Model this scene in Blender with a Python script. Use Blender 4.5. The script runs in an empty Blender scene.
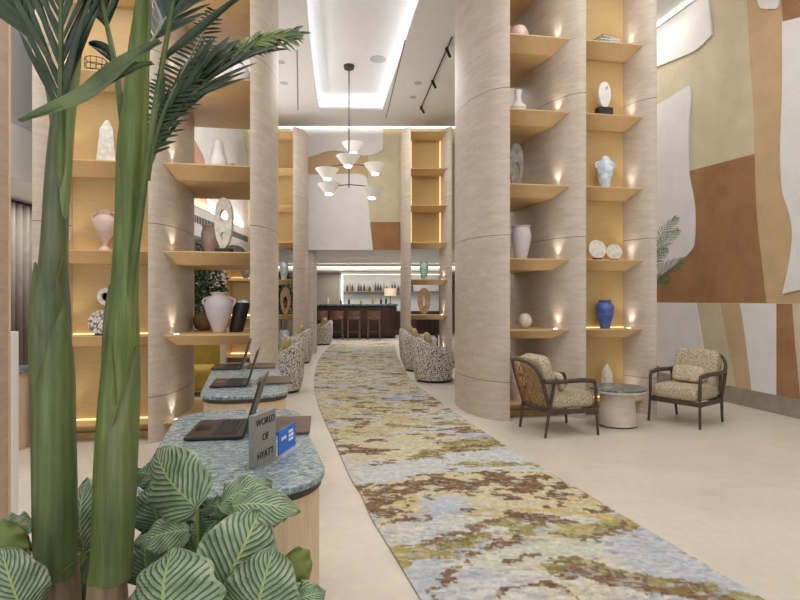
import bpy, math, random
from mathutils import Vector, Matrix
R = math.radians
C = bpy.context.scene.collection
SC = bpy.context.scene
F, CH = 550.0, 1.4                      # focal length in pixels, eye height

# ------------------------------------------------------------------ camera, world, light
cam = bpy.data.objects.new('camera', bpy.data.cameras.new('camera'))
C.objects.link(cam); SC.camera = cam
cam.location = (0, 0, CH); cam.rotation_euler = (R(90), 0, 0)
cam.data.sensor_width = 36; cam.data.lens = 36*F/800; cam.data.clip_start = .05
SC.view_settings.view_transform = 'Standard'; SC.view_settings.look = 'None'
SC.view_settings.gamma = 1; SC.view_settings.use_curve_mapping = False
SC.view_settings.exposure = -0.1
W = bpy.data.worlds.new('world'); SC.world = W; W.use_nodes = True
W.node_tree.nodes['Background'].inputs[0].default_value = (.95, .97, 1, 1)
W.node_tree.nodes['Background'].inputs[1].default_value = 1.35

def area(name, loc, rot, sx, sy, power, col=(1, .97, .94)):
    l = bpy.data.lights.new(name, 'AREA'); l.shape = 'RECTANGLE'; l.size = sx; l.size_y = sy
    l.energy = power; l.color = col
    o = bpy.data.objects.new(name, l); C.objects.link(o); o.location = loc; o.rotation_euler = rot
    return o
# rows of ceiling downlights, as soft area lamps just under the ceiling
area('ceiling_lamp_hall', (2.6, 4.2, 5.8), (0, 0, 0), 2.6, 5.0, 110)
area('ceiling_lamp_aisle', (-.2, 2.0, 5.8), (0, 0, 0), 2.5, 3.0, 70)
area('ceiling_lamp_lounge', (-.7, 11.2, 5.8), (0, 0, 0), 2.2, 3.0, 90)
area('ceiling_lamp_left', (-3.0, 3.2, 5.8), (0, 0, 0), 1.6, 3.0, 110)
area('ceiling_lamp_right', (3.2, 9.0, 5.8), (0, 0, 0), 2.0, 2.0, 40)
area('ceiling_lamp_back_left', (-2.9, 9.5, 5.8), (0, 0, 0), 1.4, 3.0, 25)
area('ceiling_lamp_bar', (-1.0, 18.2, 2.70), (0, 0, 0), 3.6, 2.5, 100)
area('ceiling_lamp_bar_back', (-1.0, 21.3, 2.46), (0, 0, 0), 4.0, .8, 40)
area('ceiling_lamp_low', (-4.55, 7.2, 2.66), (0, 0, 0), .5, 4, 70)

# added unseen fill lamp above the left cornice, aimed up to brighten the ceiling
area('added_ceiling_fill', (-3.93, 10.9, 3.2), (R(180), R(35), 0), .08, 6, 75, (1, .98, .96))

# ------------------------------------------------------------------ helpers
def lin(c):
    return tuple((v/255/12.92 if v/255 <= .04045 else ((v/255+.055)/1.055)**2.4) for v in c) + (1,)
def PX(x, y, D): return Vector(((x-400)/F*D, D, CH-(y-300)/F*D))
def FL(x, y):
    D = CH*F/(y-300); return Vector(((x-400)/F*D, D, 0))

class MB:
    def __init__(s): s.v = []; s.f = []; s.uv = None
    def add(s, vs, fs):
        n = len(s.v); s.v += [tuple(v) for v in vs]; s.f += [tuple(i+n for i in f) for f in fs]; return s
    def box(s, x0, x1, y0, y1, z0, z1, M=None):
        vs = [Vector((x, y, z)) for z in (z0, z1) for x, y in ((x0, y0), (x1, y0), (x1, y1), (x0, y1))]
        if M: vs = [M @ v for v in vs]
        return s.add(vs, [(0, 3, 2, 1), (4, 5, 6, 7), (0, 1, 5, 4), (1, 2, 6, 5), (2, 3, 7, 6), (3, 0, 4, 7)])
    def prism(s, poly, z0, z1):
        n = len(poly)
        ar = sum(poly[i][0]*poly[(i+1) % n][1]-poly[(i+1) % n][0]*poly[i][1] for i in range(n))
        if ar < 0: poly = poly[::-1]
        vs = [(p[0], p[1], z0) for p in poly]+[(p[0], p[1], z1) for p in poly]
        return s.add(vs, [tuple(range(n))[::-1], tuple(range(n, 2*n))]+[(i, (i+1) % n, n+(i+1) % n, n+i) for i in range(n)])
    def tube(s, pts, rad, n=10, cap=True, sx=1.0):
        pts = [Vector(p) for p in pts]
        if not hasattr(rad, '__len__'): rad = [rad]*len(pts)
        vs = []; fs = []; up = None
        for i, p in enumerate(pts):
            d = (pts[min(i+1, len(pts)-1)]-pts[max(i-1, 0)]).normalized()
            if up is None:
                up = Vector((0, 0, 1)) if abs(d.z) < .9 else Vector((0, 1, 0))
            a = d.cross(up)
            if a.length < 1e-4: a = d.cross(Vector((1, 0, 0)))
            a.normalize(); b = a.cross(d).normalized(); up = b
            for k in range(n):
                t = 2*math.pi*k/n
                vs.append(p+a*math.cos(t)*rad[i]*sx+b*math.sin(t)*rad[i])
        for i in range(len(pts)-1):
            for k in range(n):
                fs.append((i*n+k, i*n+(k+1) % n, (i+1)*n+(k+1) % n, (i+1)*n+k))
        if cap:
            fs.append(tuple(range(n))[::-1]); fs.append(tuple(range((len(pts)-1)*n, len(pts)*n)))
        return s.add(vs, fs)
    def lathe(s, prof, n=28, c=(0, 0, 0), sx=1, sy=1, M=None):
        vs = []; fs = []
        for r, z in prof:
            for k in range(n):
                t = 2*math.pi*k/n
                v = Vector((c[0]+max(r, 1e-4)*math.cos(t)*sx, c[1]+max(r, 1e-4)*math.sin(t)*sy, c[2]+z))
                vs.append(M @ v if M else v)
        for i in range(len(prof)-1):
            for k in range(n):
                fs.append((i*n+k, i*n+(k+1) % n, (i+1)*n+(k+1) % n, (i+1)*n+k))
        fs.append(tuple(range(n))[::-1]); fs.append(tuple(range((len(prof)-1)*n, len(prof)*n)))
        return s.add(vs, fs)
    def superbox(s, cx, cy, cz, hx, hy, hz, e=.35, n=24, m=12, M=None, ez=.55):
        """soft cushion: superellipsoid"""
        def sg(w, p): return math.copysign(abs(w)**p, w)
        vs = []; fs = []
        for j in range(m+1):
            ph = -math.pi/2+math.pi*j/m
            for k in range(n):
                th = 2*math.pi*k/n
                v = Vector((cx+hx*sg(math.cos(ph), e)*sg(math.cos(th), e), cy+hy*sg(math.cos(ph), e)*sg(math.sin(th), e), cz+hz*sg(math.sin(ph), ez)))
                vs.append(M @ v if M else v)
        for j in range(m):
            for k in range(n):
                fs.append((j*n+k, j*n+(k+1) % n, (j+1)*n+(k+1) % n, (j+1)*n+k))
        return s.add(vs, fs)
    def build(s, name, mat, parent=None, smooth=40, bevel=0, uv=None):
        me = bpy.data.meshes.new(name); me.from_pydata(s.v, [], s.f); me.update()
        if mat: me.materials.append(mat)
        if smooth:
            for p in me.polygons: p.use_smooth = True
            me.set_sharp_from_angle(angle=R(smooth))
        if uv:
            l = me.uv_layers.new(name='UVMap')
            for lp in me.loops: l.data[lp.index].uv = uv[lp.vertex_index]
        o = bpy.data.objects.new(name, me); C.objects.link(o)
        if parent: o.parent = parent
        if bevel:
            b = o.modifiers.new('bevel', 'BEVEL'); b.width = bevel; b.segments = 2; b.limit_method = 'ANGLE'
        return o
def tag(o, label, cat, group=None, kind=None):
    o['label'] = label; o['category'] = cat
    if group: o['group'] = group
    if kind: o['kind'] = kind
    return o
def thing(name, label, cat, loc=(0, 0, 0), rz=0, group=None):
    o = bpy.data.objects.new(name, None); C.objects.link(o); o.location = loc; o.rotation_euler = (0, 0, rz)
    o.empty_display_size = .1
    return tag(o, label, cat, group)
def struct(o): o['kind'] = 'structure'; return o
def copy_tree(o, parent=None):
    c = o.copy(); C.objects.link(c)
    if parent: c.parent = parent
    for ch in list(o.children): copy_tree(ch, c)
    return c
def smoothpath(pts, n=6):
    pts = [Vector(p) for p in pts]; out = []
    for i in range(len(pts)-1):
        p0, p1, p2, p3 = pts[max(i-1, 0)], pts[i], pts[i+1], pts[min(i+2, len(pts)-1)]
        for k in range(n):
            t = k/n
            out.append(.5*((2*p1)+(p2-p0)*t+(2*p0-5*p1+4*p2-p3)*t*t+(3*p1-p0-3*p2+p3)*t**3))
    out.append(pts[-1]); return out

# ------------------------------------------------------------------ materials
class NT:
    def __init__(s, name):
        s.m = bpy.data.materials.new(name); s.m.use_nodes = True; s.t = s.m.node_tree; s.N = s.t.nodes; s.L = s.t.links
        s.b = s.N['Principled BSDF']
    def n(s, typ, **kw):
        o = s.N.new(typ)
        for k, v in kw.items(): setattr(o, k, v)
        return o
    def lk(s, a, b): s.L.new(a, b)
    def val(s, sock, v):
        if isinstance(v, bpy.types.NodeSocket): s.lk(v, sock)
        else: sock.default_value = v
    def math(s, op, a, b=0.0, clamp=False):
        o = s.n('ShaderNodeMath', operation=op); o.use_clamp = clamp
        s.val(o.inputs[0], a); s.val(o.inputs[1], b); return o.outputs[0]
    def coord(s, kind='Object', scale=(1, 1, 1), loc=(0, 0, 0)):
        tc = s.n('ShaderNodeTexCoord'); mp = s.n('ShaderNodeMapping')
        mp.inputs['Scale'].default_value = scale; mp.inputs['Location'].default_value = loc
        s.lk(tc.outputs[kind], mp.inputs[0]); return mp.outputs[0]
    def noise(s, co, scale=5, detail=3, rough=.5, dist=0):
        o = s.n('ShaderNodeTexNoise'); o.inputs['Scale'].default_value = scale; o.inputs['Detail'].default_value = detail
        o.inputs['Roughness'].default_value = rough; o.inputs['Distortion'].default_value = dist
        s.lk(co, o.inputs['Vector']); return o.outputs[0]
    def ramp(s, fac, stops, interp='LINEAR'):
        o = s.n('ShaderNodeValToRGB'); o.color_ramp.interpolation = interp
        e = o.color_ramp.elements
        while len(e) < len(stops): e.new(.5)
        for el, (p, c) in zip(e, stops): el.position = p; el.color = lin(c) if len(c) == 3 else c
        s.lk(fac, o.inputs[0]); return o.outputs[0]
    def mix(s, fac, a, b, mode='MIX'):
        o = s.n('ShaderNodeMix', data_type='RGBA', blend_type=mode)
        s.val(o.inputs[0], fac); s.val(o.inputs[6], lin(a) if isinstance(a, tuple) else a); s.val(o.inputs[7], lin(b) if isinstance(b, tuple) else b)
        return o.outputs[2]
    def out(s, col, rough=.5, metal=0, bump=None, bs=.2, bd=.01, spec=.5):
        s.val(s.b.inputs['Base Color'], lin(col) if isinstance(col, tuple) else col)
        s.val(s.b.inputs['Roughness'], rough); s.b.inputs['Metallic'].default_value = metal
        s.b.inputs['Specular IOR Level'].default_value = spec
        if bump is not None:
            o = s.n('ShaderNodeBump'); o.inputs['Strength'].default_value = bs; o.inputs['Distance'].default_value = bd
            s.lk(bump, o.inputs['Height']); s.lk(o.outputs[0], s.b.inputs['Normal'])
        return s.m
def plain(name, c, rough=.5, metal=0, var=.06, scale=8, spec=.5):
    t = NT(name); n = t.noise(t.coord(), scale, 4)
    d = tuple(max(0, v*(1-var)) for v in c); l = tuple(min(255, v*(1+var)) for v in c)
    return t.out(t.ramp(n, [(.3, d), (.7, l)]), rough, metal, spec=spec)
def emit(name, c, s):
    t = NT(name); t.b.inputs['Emission Color'].default_value = lin(c); t.b.inputs['Emission Strength'].default_value = s
    t.b.inputs['Base Color'].default_value = lin(c); return t.m
def travertine(name, a, b, seams=True):
    t = NT(name)
    n = t.noise(t.coord(scale=(1.4, 1.4, 7)), 2.4, 7, .68, .4)
    n2 = t.noise(t.coord(scale=(10, 10, 44)), 2.4, 4, .65)
    col = t.ramp(t.math('ADD', t.math('MULTIPLY', n, .65), t.math('MULTIPLY', n2, .35)), [(.34, a), (.64, b)])
    if seams:
        tc = t.n('ShaderNodeTexCoord'); sp = t.n('ShaderNodeSeparateXYZ'); t.lk(tc.outputs['Object'], sp.inputs[0])
        fr = t.math('FRACT', t.math('DIVIDE', t.math('ADD', sp.outputs[2], 1.254), 1.70))
        col = t.mix(t.math('LESS_THAN', fr, .0055), col, (128, 114, 100))
    return t.out(col, .45, bump=n2, bs=.12)
def plaster(name, c, var=.05):
    t = NT(name); n = t.noise(t.coord(scale=(1, 1, .6)), 60, 5, .7); n2 = t.noise(t.coord(), 3, 4)
    d = tuple(v*(1-var) for v in c); l = tuple(min(255, v*(1+var)) for v in c)
    return t.out(t.ramp(t.math('ADD', t.math('MULTIPLY', n, .5), t.math('MULTIPLY', n2, .5)), [(.35, d), (.65, l)]), .85, bump=n, bs=.25, spec=.2)
def wood(name, a, b, scale=(2, 2, 14), rough=.45):
    t = NT(name); n = t.noise(t.coord(scale=scale), 4, 5, .6, .8)
    return t.out(t.ramp(n, [(.35, a), (.65, b)]), rough)
def boucle(name, cols, scale, bs=.4):
    t = NT(name); co = t.coord()
    n = t.noise(co, scale, 2, .6, .6); v = t.n('ShaderNodeTexVoronoi'); v.inputs['Scale'].default_value = scale*1.6; t.lk(co, v.inputs['Vector'])
    return t.out(t.ramp(n, cols), .95, bump=v.outputs[0], bs=bs, bd=.02, spec=.1)

M = {}
M['trav'] = travertine('travertine', (180, 165, 150), (206, 192, 178))
M['trav_small'] = travertine('travertine_plain', (192, 176, 162), (214, 202, 190), False)
M['gold'] = wood('gold_veneer', (186, 154, 100), (194, 162, 108), (1, 1, 20), .5)
M['shelf'] = wood('shelf_veneer', (206, 172, 122), (214, 181, 132), (3, 3, 3), .45)
M['wood_light'] = wood('pale_oak', (208, 182, 148), (222, 198, 166), (16, 16, 1.2), .5)
M['wood_dark'] = wood('dark_walnut', (58, 46, 38), (82, 66, 54), (3, 3, 3), .45)
M['bar_wood'] = wood('bar_walnut', (44, 28, 22), (72, 46, 36), (9, 3, .6), .35)
M['stool'] = plain('stool_leather', (98, 68, 52), .5)
M['stoolleg'] = wood('stool_leg', (104, 78, 58), (124, 94, 70))
M['white'] = plain('white_paint', (236, 236, 235), .7, var=.015)
M['ceil'] = plain('ceiling_paint', (238, 238, 238), .85, var=.01)
M['greywall'] = plaster('grey_plaster', (196, 198, 200), .02)
M['cream'] = plaster('cream_plaster', (204, 192, 164))
M['tan'] = plaster('tan_plaster', (196, 168, 132))
M['mwhite'] = plaster('white_plaster', (226, 224, 222), .03)
M['brown'] = plaster('brown_plaster', (158, 118, 84), .1)
M['terracotta'] = plaster('terracotta_plaster', (200, 156, 126), .06)
M['skirt'] = plain('skirting_stone', (150, 140, 128), .5)
M['black'] = plain('black_metal', (34, 32, 30), .4, .3)
M['bronze'] = plain('bronze_metal', (82, 74, 64), .4, .6)
M['slot'] = plain('vent_black', (24, 24, 24), .8)
M['ledw'] = emit('led_white', (250, 250, 255), 8)
M['ledsoft'] = emit('led_soft', (255, 226, 160), 1.6)
M['ledwarm'] = emit('led_warm', (255, 226, 160), 4)
M['ledup'] = emit('led_uplight', (255, 244, 230), 8)
M['ledwash'] = emit('led_wall_wash', (255, 250, 244), 3.2)
M['ledbar'] = emit('led_bar', (255, 244, 222), 2.2)
M['down'] = emit('downlight_lens', (255, 248, 236), 12)
M['boucle'] = boucle('beige_boucle', [(.3, (132, 114, 92)), (.5, (184, 168, 144)), (.68, (218, 206, 186))], 70, .35)
M['boucle_light'] = boucle('pale_boucle', [(.3, (150, 132, 110)), (.5, (198, 182, 160)), (.7, (226, 214, 196))], 60, .35)
M['boucle_bw'] = boucle('black_white_boucle', [(.41, (66, 60, 56)), (.47, (196, 190, 180)), (.62, (226, 221, 212))], 44, .3)
M['pillow'] = boucle('mustard_boucle', [(.3, (150, 128, 84)), (.6, (204, 188, 142))], 40)
M['laptop'] = plain('laptop_shell', (62, 56, 52), .4, .4)
M['keys'] = plain('laptop_keys', (34, 32, 31), .6)
M['screen'] = plain('laptop_screen', (24, 24, 27), .15)
M['leather'] = plain('brown_leather', (98, 76, 62), .55)
M['signmetal'] = plain('brushed_grey_metal', (150, 148, 146), .4, .35, var=.05, scale=40)
M['blue'] = plain('blue_card', (30, 110, 214), .4, var=.02)
M['txtwhite'] = plain('white_print', (240, 244, 250), .6, var=0)
M['txtblack'] = plain('black_print', (34, 34, 36), .6, var=0)
M['curtain'] = plain('grey_curtain', (112, 104, 94), .9)
M['soil'] = plain('dark_soil', (50, 38, 28), .95, var=.4, scale=60)
M['planter'] = plain('planter_grey', (120, 112, 104), .6)
M['acrylic'] = plain('clear_stand', (190, 192, 190), .2)
def glazed(name, c, c2, scale=6, rough=.35, lo=.4, hi=.65):
    t = NT(name); n = t.noise(t.coord(), scale, 4); return t.out(t.ramp(n, [(lo, c), (hi, c2)]), rough)
M['v_white'] = glazed('white_ceramic', (228, 224, 220), (240, 238, 236))
M['v_lilac'] = glazed('lilac_ceramic', (200, 196, 206), (222, 208, 196), 5, .5)
M['v_pink'] = glazed('pink_ceramic', (206, 176, 164), (226, 206, 198), 8, .5)
M['v_blue'] = glazed('cobalt_ceramic', (62, 84, 150), (88, 112, 178), 12, .35)
M['v_ice'] = glazed('ice_blue_ceramic', (176, 200, 220), (236, 240, 242), 14, .25)
M['v_brown'] = glazed('brown_ceramic', (140, 108, 72), (166, 130, 90), 8, .6)
M['v_black'] = glazed('black_ceramic', (38, 36, 36), (54, 50, 50), 8, .5)
M['v_grey'] = glazed('grey_stone', (126, 122, 118), (156, 152, 146), 14, .7)
M['v_stone'] = glazed('pale_stone', (206, 198, 186), (232, 226, 216), 20, .7)
M['v_wood'] = glazed('turned_wood', (176, 140, 104), (204, 172, 136), 9, .6)
M['v_glass'] = glazed('aqua_glass', (150, 200, 190), (214, 236, 230), 5, .1)
M['v_speck'] = glazed('speckled_stone', (110, 100, 92), (214, 206, 198), 40, .6, .44, .52)
M['chrome'] = plain('chrome', (200, 200, 200), .12, 1)
def marble(name, cols, scale):
    t = NT(name); n = t.noise(t.coord(scale=(1, 1.6, 1)), scale, 8, .72, 1.0); return t.out(t.ramp(n, cols), .22)
M['marble'] = marble('blue_granite', [(.34, (60, 72, 80)), (.45, (112, 128, 136)), (.55, (156, 170, 175)), (.68, (208, 212, 210))], 38)
M['marble_dark'] = marble('green_marble', [(.36, (50, 62, 66)), (.5, (98, 112, 116)), (.66, (160, 170, 170))], 9)
def floor_mat():
    t = NT('cream_stone_floor'); n = t.noise(t.coord(), 1.4, 7, .65, .4); n2 = t.noise(t.coord(), 14, 4)
    f = t.math('ADD', t.math('MULTIPLY', n, .7), t.math('MULTIPLY', n2, .3))
    return t.out(t.ramp(f, [(.36, (200, 192, 178)), (.6, (214, 206, 193))]), .4)
M['floor'] = floor_mat()
def carpet_mat():
    t = NT('patterned_carpet'); a = t.n('ShaderNodeVertexColor'); a.layer_name = 'weave'
    pile = t.noise(t.coord(), 240, 2)
    col = t.mix(.35, a.outputs[0], t.ramp(pile, [(.3, (130, 130, 130)), (.7, (255, 255, 255))]), 'MULTIPLY')
    return t.out(col, .95, bump=pile, bs=.5, bd=.01, spec=.1)
M['carpet'] = carpet_mat()
def calathea_mat(name, lo, hi, edge):
    t = NT(name); uv = t.n('ShaderNodeTexCoord'); sp = t.n('ShaderNodeSeparateXYZ'); t.lk(uv.outputs['UV'], sp.inputs[0])
    a = t.math('ABSOLUTE', t.math('SUBTRACT', sp.outputs[1], .5))
    ph = t.math('SUBTRACT', t.math('MULTIPLY', sp.outputs[0], 12.0), t.math('MULTIPLY', a, 10.0))
    ph = t.math('ADD', ph, t.math('MULTIPLY', t.noise(uv.outputs['UV'], 8, 2), .35))
    w = t.math('PINGPONG', ph, .5)
    mr = t.n('ShaderNodeMapRange', interpolation_type='SMOOTHSTEP'); t.lk(w, mr.inputs[0]); mr.inputs[1].default_value = .25; mr.inputs[2].default_value = .40; mr.inputs[4].default_value = .9
    st = t.math('MULTIPLY', mr.outputs[0], t.math('LESS_THAN', a, .46))
    n = t.noise(uv.outputs['UV'], 5, 3)
    light = t.ramp(n, [(.35, lo), (.65, hi)])
    col = t.mix(st, light, (58, 80, 52))
    col = t.mix(t.math('LESS_THAN', a, .018), col, edge)
    m = t.out(col, .38, bump=w, bs=.35, bd=.02)
    t.b.inputs['Subsurface Weight'].default_value = 0
    return m
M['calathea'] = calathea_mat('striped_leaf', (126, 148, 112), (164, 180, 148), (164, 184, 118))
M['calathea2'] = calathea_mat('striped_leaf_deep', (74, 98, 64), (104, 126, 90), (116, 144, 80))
M['leafback'] = plain('leaf_underside', (116, 128, 62), .5)
M['petiole'] = plain('petiole', (112, 138, 66), .5)
def palm_leaf(name, a, b):
    t = NT(name); n = t.noise(t.coord(), 9, 3); return t.out(t.ramp(n, [(.35, a), (.65, b)]), .38)
M['frond'] = palm_leaf('palm_leaflet', (36, 50, 34), (72, 88, 62))
M['blade'] = palm_leaf('palm_blade', (74, 92, 58), (112, 130, 86))
M['frond_light'] = palm_leaf('palm_leaflet_pale', (96, 120, 66), (146, 160, 96))
M['rachis'] = palm_leaf('palm_rachis', (70, 86, 42), (104, 118, 62))
def trunk_mat(name, a, b, c):
    t = NT(name); n = t.noise(t.coord(scale=(18, 18, 1.2)), 3, 4, .6); n2 = t.noise(t.coord(), 3, 3)
    col = t.ramp(t.math('ADD', t.math('MULTIPLY', n, .5), t.math('MULTIPLY', n2, .5)), [(.36, a), (.5, b), (.64, c)])
    return t.out(col, .42)
M['trunk'] = trunk_mat('green_trunk', (56, 64, 42), (84, 93, 60), (116, 122, 86))
M['sheath'] = trunk_mat('green_sheath', (66, 78, 44), (94, 106, 60), (122, 131, 82))
M['trunk_b'] = trunk_mat('bright_green_trunk', (60, 74, 36), (92, 108, 48), (128, 140, 72))
M['sheath_pale'] = trunk_mat('pale_sheath', (98, 112, 64), (128, 140, 86), (154, 162, 108))
M['rim'] = plain('dry_sheath_rim', (112, 92, 58), .7)
M['bark'] = trunk_mat('brown_bark', (92, 74, 56), (128, 106, 82), (154, 132, 104))
M['bush'] = palm_leaf('bush_leaf', (28, 46, 24), (66, 88, 48))
M['shade'] = emit('lamp_glass', (246, 244, 240), .12)
def wicker_mat():
    t = NT('rattan_weave'); tc = t.coord(scale=(1, 1, 1)); n = t.noise(tc, 60, 2)
    return t.out(t.ramp(n, [(.35, (120, 82, 44)), (.65, (176, 128, 74))]), .6)
M['rattan'] = wicker_mat()

# ------------------------------------------------------------------ room shell
CZ, RZ = 5.87, 6.2
def wallR(y): return 4.77-.2*(y-6.55)
XL, YF, ZB = -4.0, 14.3, 2.75
b = MB(); b.box(-9, 7, -4, 25, -.1, 0); struct(b.build('floor', M['floor'], smooth=0))
# ceiling with the curved light recess
lefte = [(-.95, 4.5), (-1.15, 6.3), (-1.39, 8.2), (-1.59, 9.83), (-1.91, 12.85)]
righte = [(.95, 4.5), (.66, 6.3), (.29, 8.2), (.03, 10.0), (-.41, 12.92)]
le = [Vector(p).to_3d() for p in lefte]; re_ = [Vector(p).to_3d() for p in righte]
le = smoothpath(le, 5); re_ = smoothpath(re_, 5)
b = MB()
def slab(bm, poly, z, t=.05): bm.prism([(p[0], p[1]) for p in poly], z, z+t)
for i in range(len(le)-1):
    slab(b, [(-9, le[i].y), (le[i].x, le[i].y), (le[i+1].x, le[i+1].y), (-9, le[i+1].y)], CZ)
    slab(b, [(re_[i].x, re_[i].y), (7, re_[i].y), (7, re_[i+1].y), (re_[i+1].x, re_[i+1].y)], CZ)
slab(b, [(-9, -4), (7, -4), (7, 4.5), (-9, 4.5)], CZ)
slab(b, [(-9, 12.85), (le[-1].x, 12.85), (re_[-1].x, 12.92), (7, 12.92), (7, YF+.2), (-9, YF+.2)], CZ)
# recess: wider tray above
out = [(p.x-.22, p.y) for p in le]+[(le[-1].x-.2, 13.15), (re_[-1].x+.22, 13.2)]+[(p.x+.22, p.y) for p in re_[::-1]]
out = [(out[0][0], 4.3)]+out+[(out[-1][0], 4.3)]
n = len(out)
b.add([(x, y, CZ+.05) for x, y in out]+[(x, y, RZ) for x, y in out], [(i, (i+1) % n, n+(i+1) % n, n+i) for i in range(n)])
slab(b, out, RZ, .05)
ceiling = struct(b.build('ceiling', M['ceil'], smooth=0))
# led strips lying on the ledge of the recess
b = MB()
for e, s in ((le, -1), (re_, 1)):
    for i in range(len(e)-1):
        a0, a1 = e[i], e[i+1]
        x0, x1 = a0.x+s*.13, a1.x+s*.13
        b.add([(x0-.02, a0.y, CZ+.075), (x0+.02, a0.y, CZ+.075), (x1+.02, a1.y, CZ+.075), (x1-.02, a1.y, CZ+.075)], [(0, 1, 2, 3)])
b.add([(-1.95, 13.02, CZ+.075), (-.35, 13.06, CZ+.075), (-.35, 13.10, CZ+.075), (-1.95, 13.06, CZ+.075)], [(0, 1, 2, 3)])
o = b.build('light_strip', M['ledw'], ceiling, smooth=0); o['label'] = 'glowing white cove strip'
# ceiling lines, speakers and downlights
for i, (x, y, rr) in enumerate([(378, 59, .16)]):
    D = (RZ-CH)*F/(300-y)
    o = MB().lathe([(0, RZ-.012), (rr, RZ-.012), (rr, RZ)], 24, ((x-400)/F*D, D, 0)).build('ceiling_speaker', M['greywall'])
    tag(o, 'round flush speaker in the lit ceiling recess', 'speaker')
dl = [(281, 62, 'left of the recess, nearest the palm frond'), (284, 83, 'left of the recess, above the left far shelves'), (418, 83, 'between the recess and the black track'), (413, 97, 'beside the far end of the black track')]
for x, y, w in dl:
    D = (CZ-CH)*F/(300-y)
    r = thing('recessed_downlight', 'small recessed ceiling downlight '+w, 'downlight', ((x-400)/F*D, D, CZ), 0, 'recessed downlights')
    MB().lathe([(.045, -.006), (.075, -.008), (.08, 0), (.045, 0)], 20).build('trim_ring', M['greywall'], r)
    MB().lathe([(0, -.002), (.044, -.002), (.044, 0)], 16).build('lens', M['slot'], r)
# linear slot diffusers
for i, (pts, lab) in enumerate([([(297, 50), (298, 110)], 'thin dark slot diffuser in the ceiling left of the recess'), ([(405, 40), (386, 118)], 'thin slot diffuser in the ceiling between recess and track')]):
    P = []
    for x, y in pts:
        D = (CZ-CH)*F/(300-y); P.append(((x-400)/F*D, D))
    b = MB(); (x0, y0), (x1, y1) = P
    b.add([(x0-.012, y0, CZ-.006), (x0+.012, y0, CZ-.006), (x1+.012, y1, CZ-.006), (x1-.012, y1, CZ-.006),
           (x0-.012, y0, CZ-.001), (x0+.012, y0, CZ-.001), (x1+.012, y1, CZ-.001), (x1-.012, y1, CZ-.001)], [(0, 1, 2, 3)[::-1], (4, 5, 6, 7), (0, 1, 5, 4), (1, 2, 6, 5), (2, 3, 7, 6), (3, 0, 4, 7)])
    tag(b.build('slot_diffuser', M['skirt'], smooth=0), lab, 'vent')

def wallpoint(kind, x, y, off=0):
    k = (x-400)/F
    if kind == 'R': D = (4.77+.2*6.55)/(k+.2); p = Vector((k*D, D, CH-(y-300)/F*D)); n = Vector((-1, -.2, 0)).normalized()
    elif kind == 'L': D = XL/k; p = Vector((XL, D, CH-(y-300)/F*D)); n = Vector((1, 0, 0))
    else: D = YF; p = PX(x, y, D); n = Vector((0, -1, 0))
    return p+n*off, n
def patch(kind, poly, mat, parent, t=.02, base=0, zmax=CZ, name='mural_panel'):
    vs = []; m = len(poly)
    for o in (t+base, base):
        for x, y in poly:
            p, nrm = wallpoint(kind, x, y, o); p.z = min(p.z, zmax); vs.append(p)
    b = MB(); b.add(vs, [tuple(range(m)), tuple(range(m, 2*m))[::-1]]+[(i, m+i, m+(i+1) % m, (i+1) % m) for i in range(m)])
    me = b.build(name, mat, parent, smooth=0)
    import bmesh
    bm = bmesh.new(); bm.from_mesh(me.data); bmesh.ops.recalc_face_normals(bm, faces=bm.faces); bm.to_mesh(me.data); bm.free()
    return me
def curve2(pts, n=5): return [(p.x, p.y) for p in smoothpath([Vector((x, y, 0)) for x, y in pts], n)]

# right wall: x follows wallR
def wallprism(y0, y1, z0, z1, t0, t1):
    return MB().add([(wallR(y)-t, y, z) for z in (z0, z1) for y, t in ((y0, t1), (y1, t1), (y1, t0), (y0, t0))],
        [(0, 1, 2, 3), (7, 6, 5, 4), (0, 4, 5, 1), (1, 5, 6, 2), (2, 6, 7, 3), (3, 7, 4, 0)])
wr = struct(wallprism(-3.5, YF+.2, 0, CZ, -.12, 0).build('wall_right', M['cream'], smooth=0))
struct(wallprism(-3.5, YF, 0, .23, 0, .095).build('baseboard_right', M['skirt'], smooth=0))
dado = wallprism(-3.5, YF, .23, 1.36, 0, .07).build('wainscot', M['cream'], wr, smooth=0)
e1 = curve2([(690, 86), (692, 95), (690, 130), (690, 170), (696, 205), (696, 238), (693, 250), (680, 262), (640, 292)])
patch('R', [(640, 40), (705, -4), (710, 0), (712, 20), (713, 35)]+curve2([(713, 35), (700, 48), (685, 56), (640, 74)]), M['mwhite'], wr, .03)
patch('R', [(640, 116)]+e1, M['mwhite'], wr, .03)
e2 = curve2([(755, 154), (757, 210), (762, 260), (768, 310)])
patch('R', [(690, 171)]+e2+[(630, 310), (630, 298), (640, 292)]+e1[::-1][1:20], M['brown'], wr, .012)
patch('R', curve2([(745, -40), (750, 50), (754, 110), (755, 154), (757, 210), (762, 260), (768, 310)])+[(960, 312), (960, -80)], M['tan'], wr, .008)
patch('R', curve2([(756, -20), (760, 4), (765, 9), (772, 9), (780, 6), (783, -20)]), M['mwhite'], wr, .03)
patch('R', [(781, -20), (860, -60), (860, 0), (800, 19), (784, 22)], M['brown'], wr, .016)
patch('R', [(784, 22), (800, 18), (960, -20), (960, 280), (800, 290), (784, 294)]+curve2([(784, 294), (791, 262), (794, 232), (790, 210), (784, 190), (782, 150), (784, 90), (784, 22)])[1:-1], M['mwhite'], wr, .03)
def dpatch(poly, mat, t): return patch('R', poly, mat, wr, t, .07, 1.355)
dpatch([(630, 300)]+curve2([(700, 300), (705, 328), (709, 355), (710, 392)])+[(630, 372)], M['mwhite'], .02)
dpatch(curve2([(725, 300), (733, 340), (743, 394)])+[(758, 397)]+curve2([(758, 396), (752, 345), (745, 300)]), M['tan'], .012)
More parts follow.
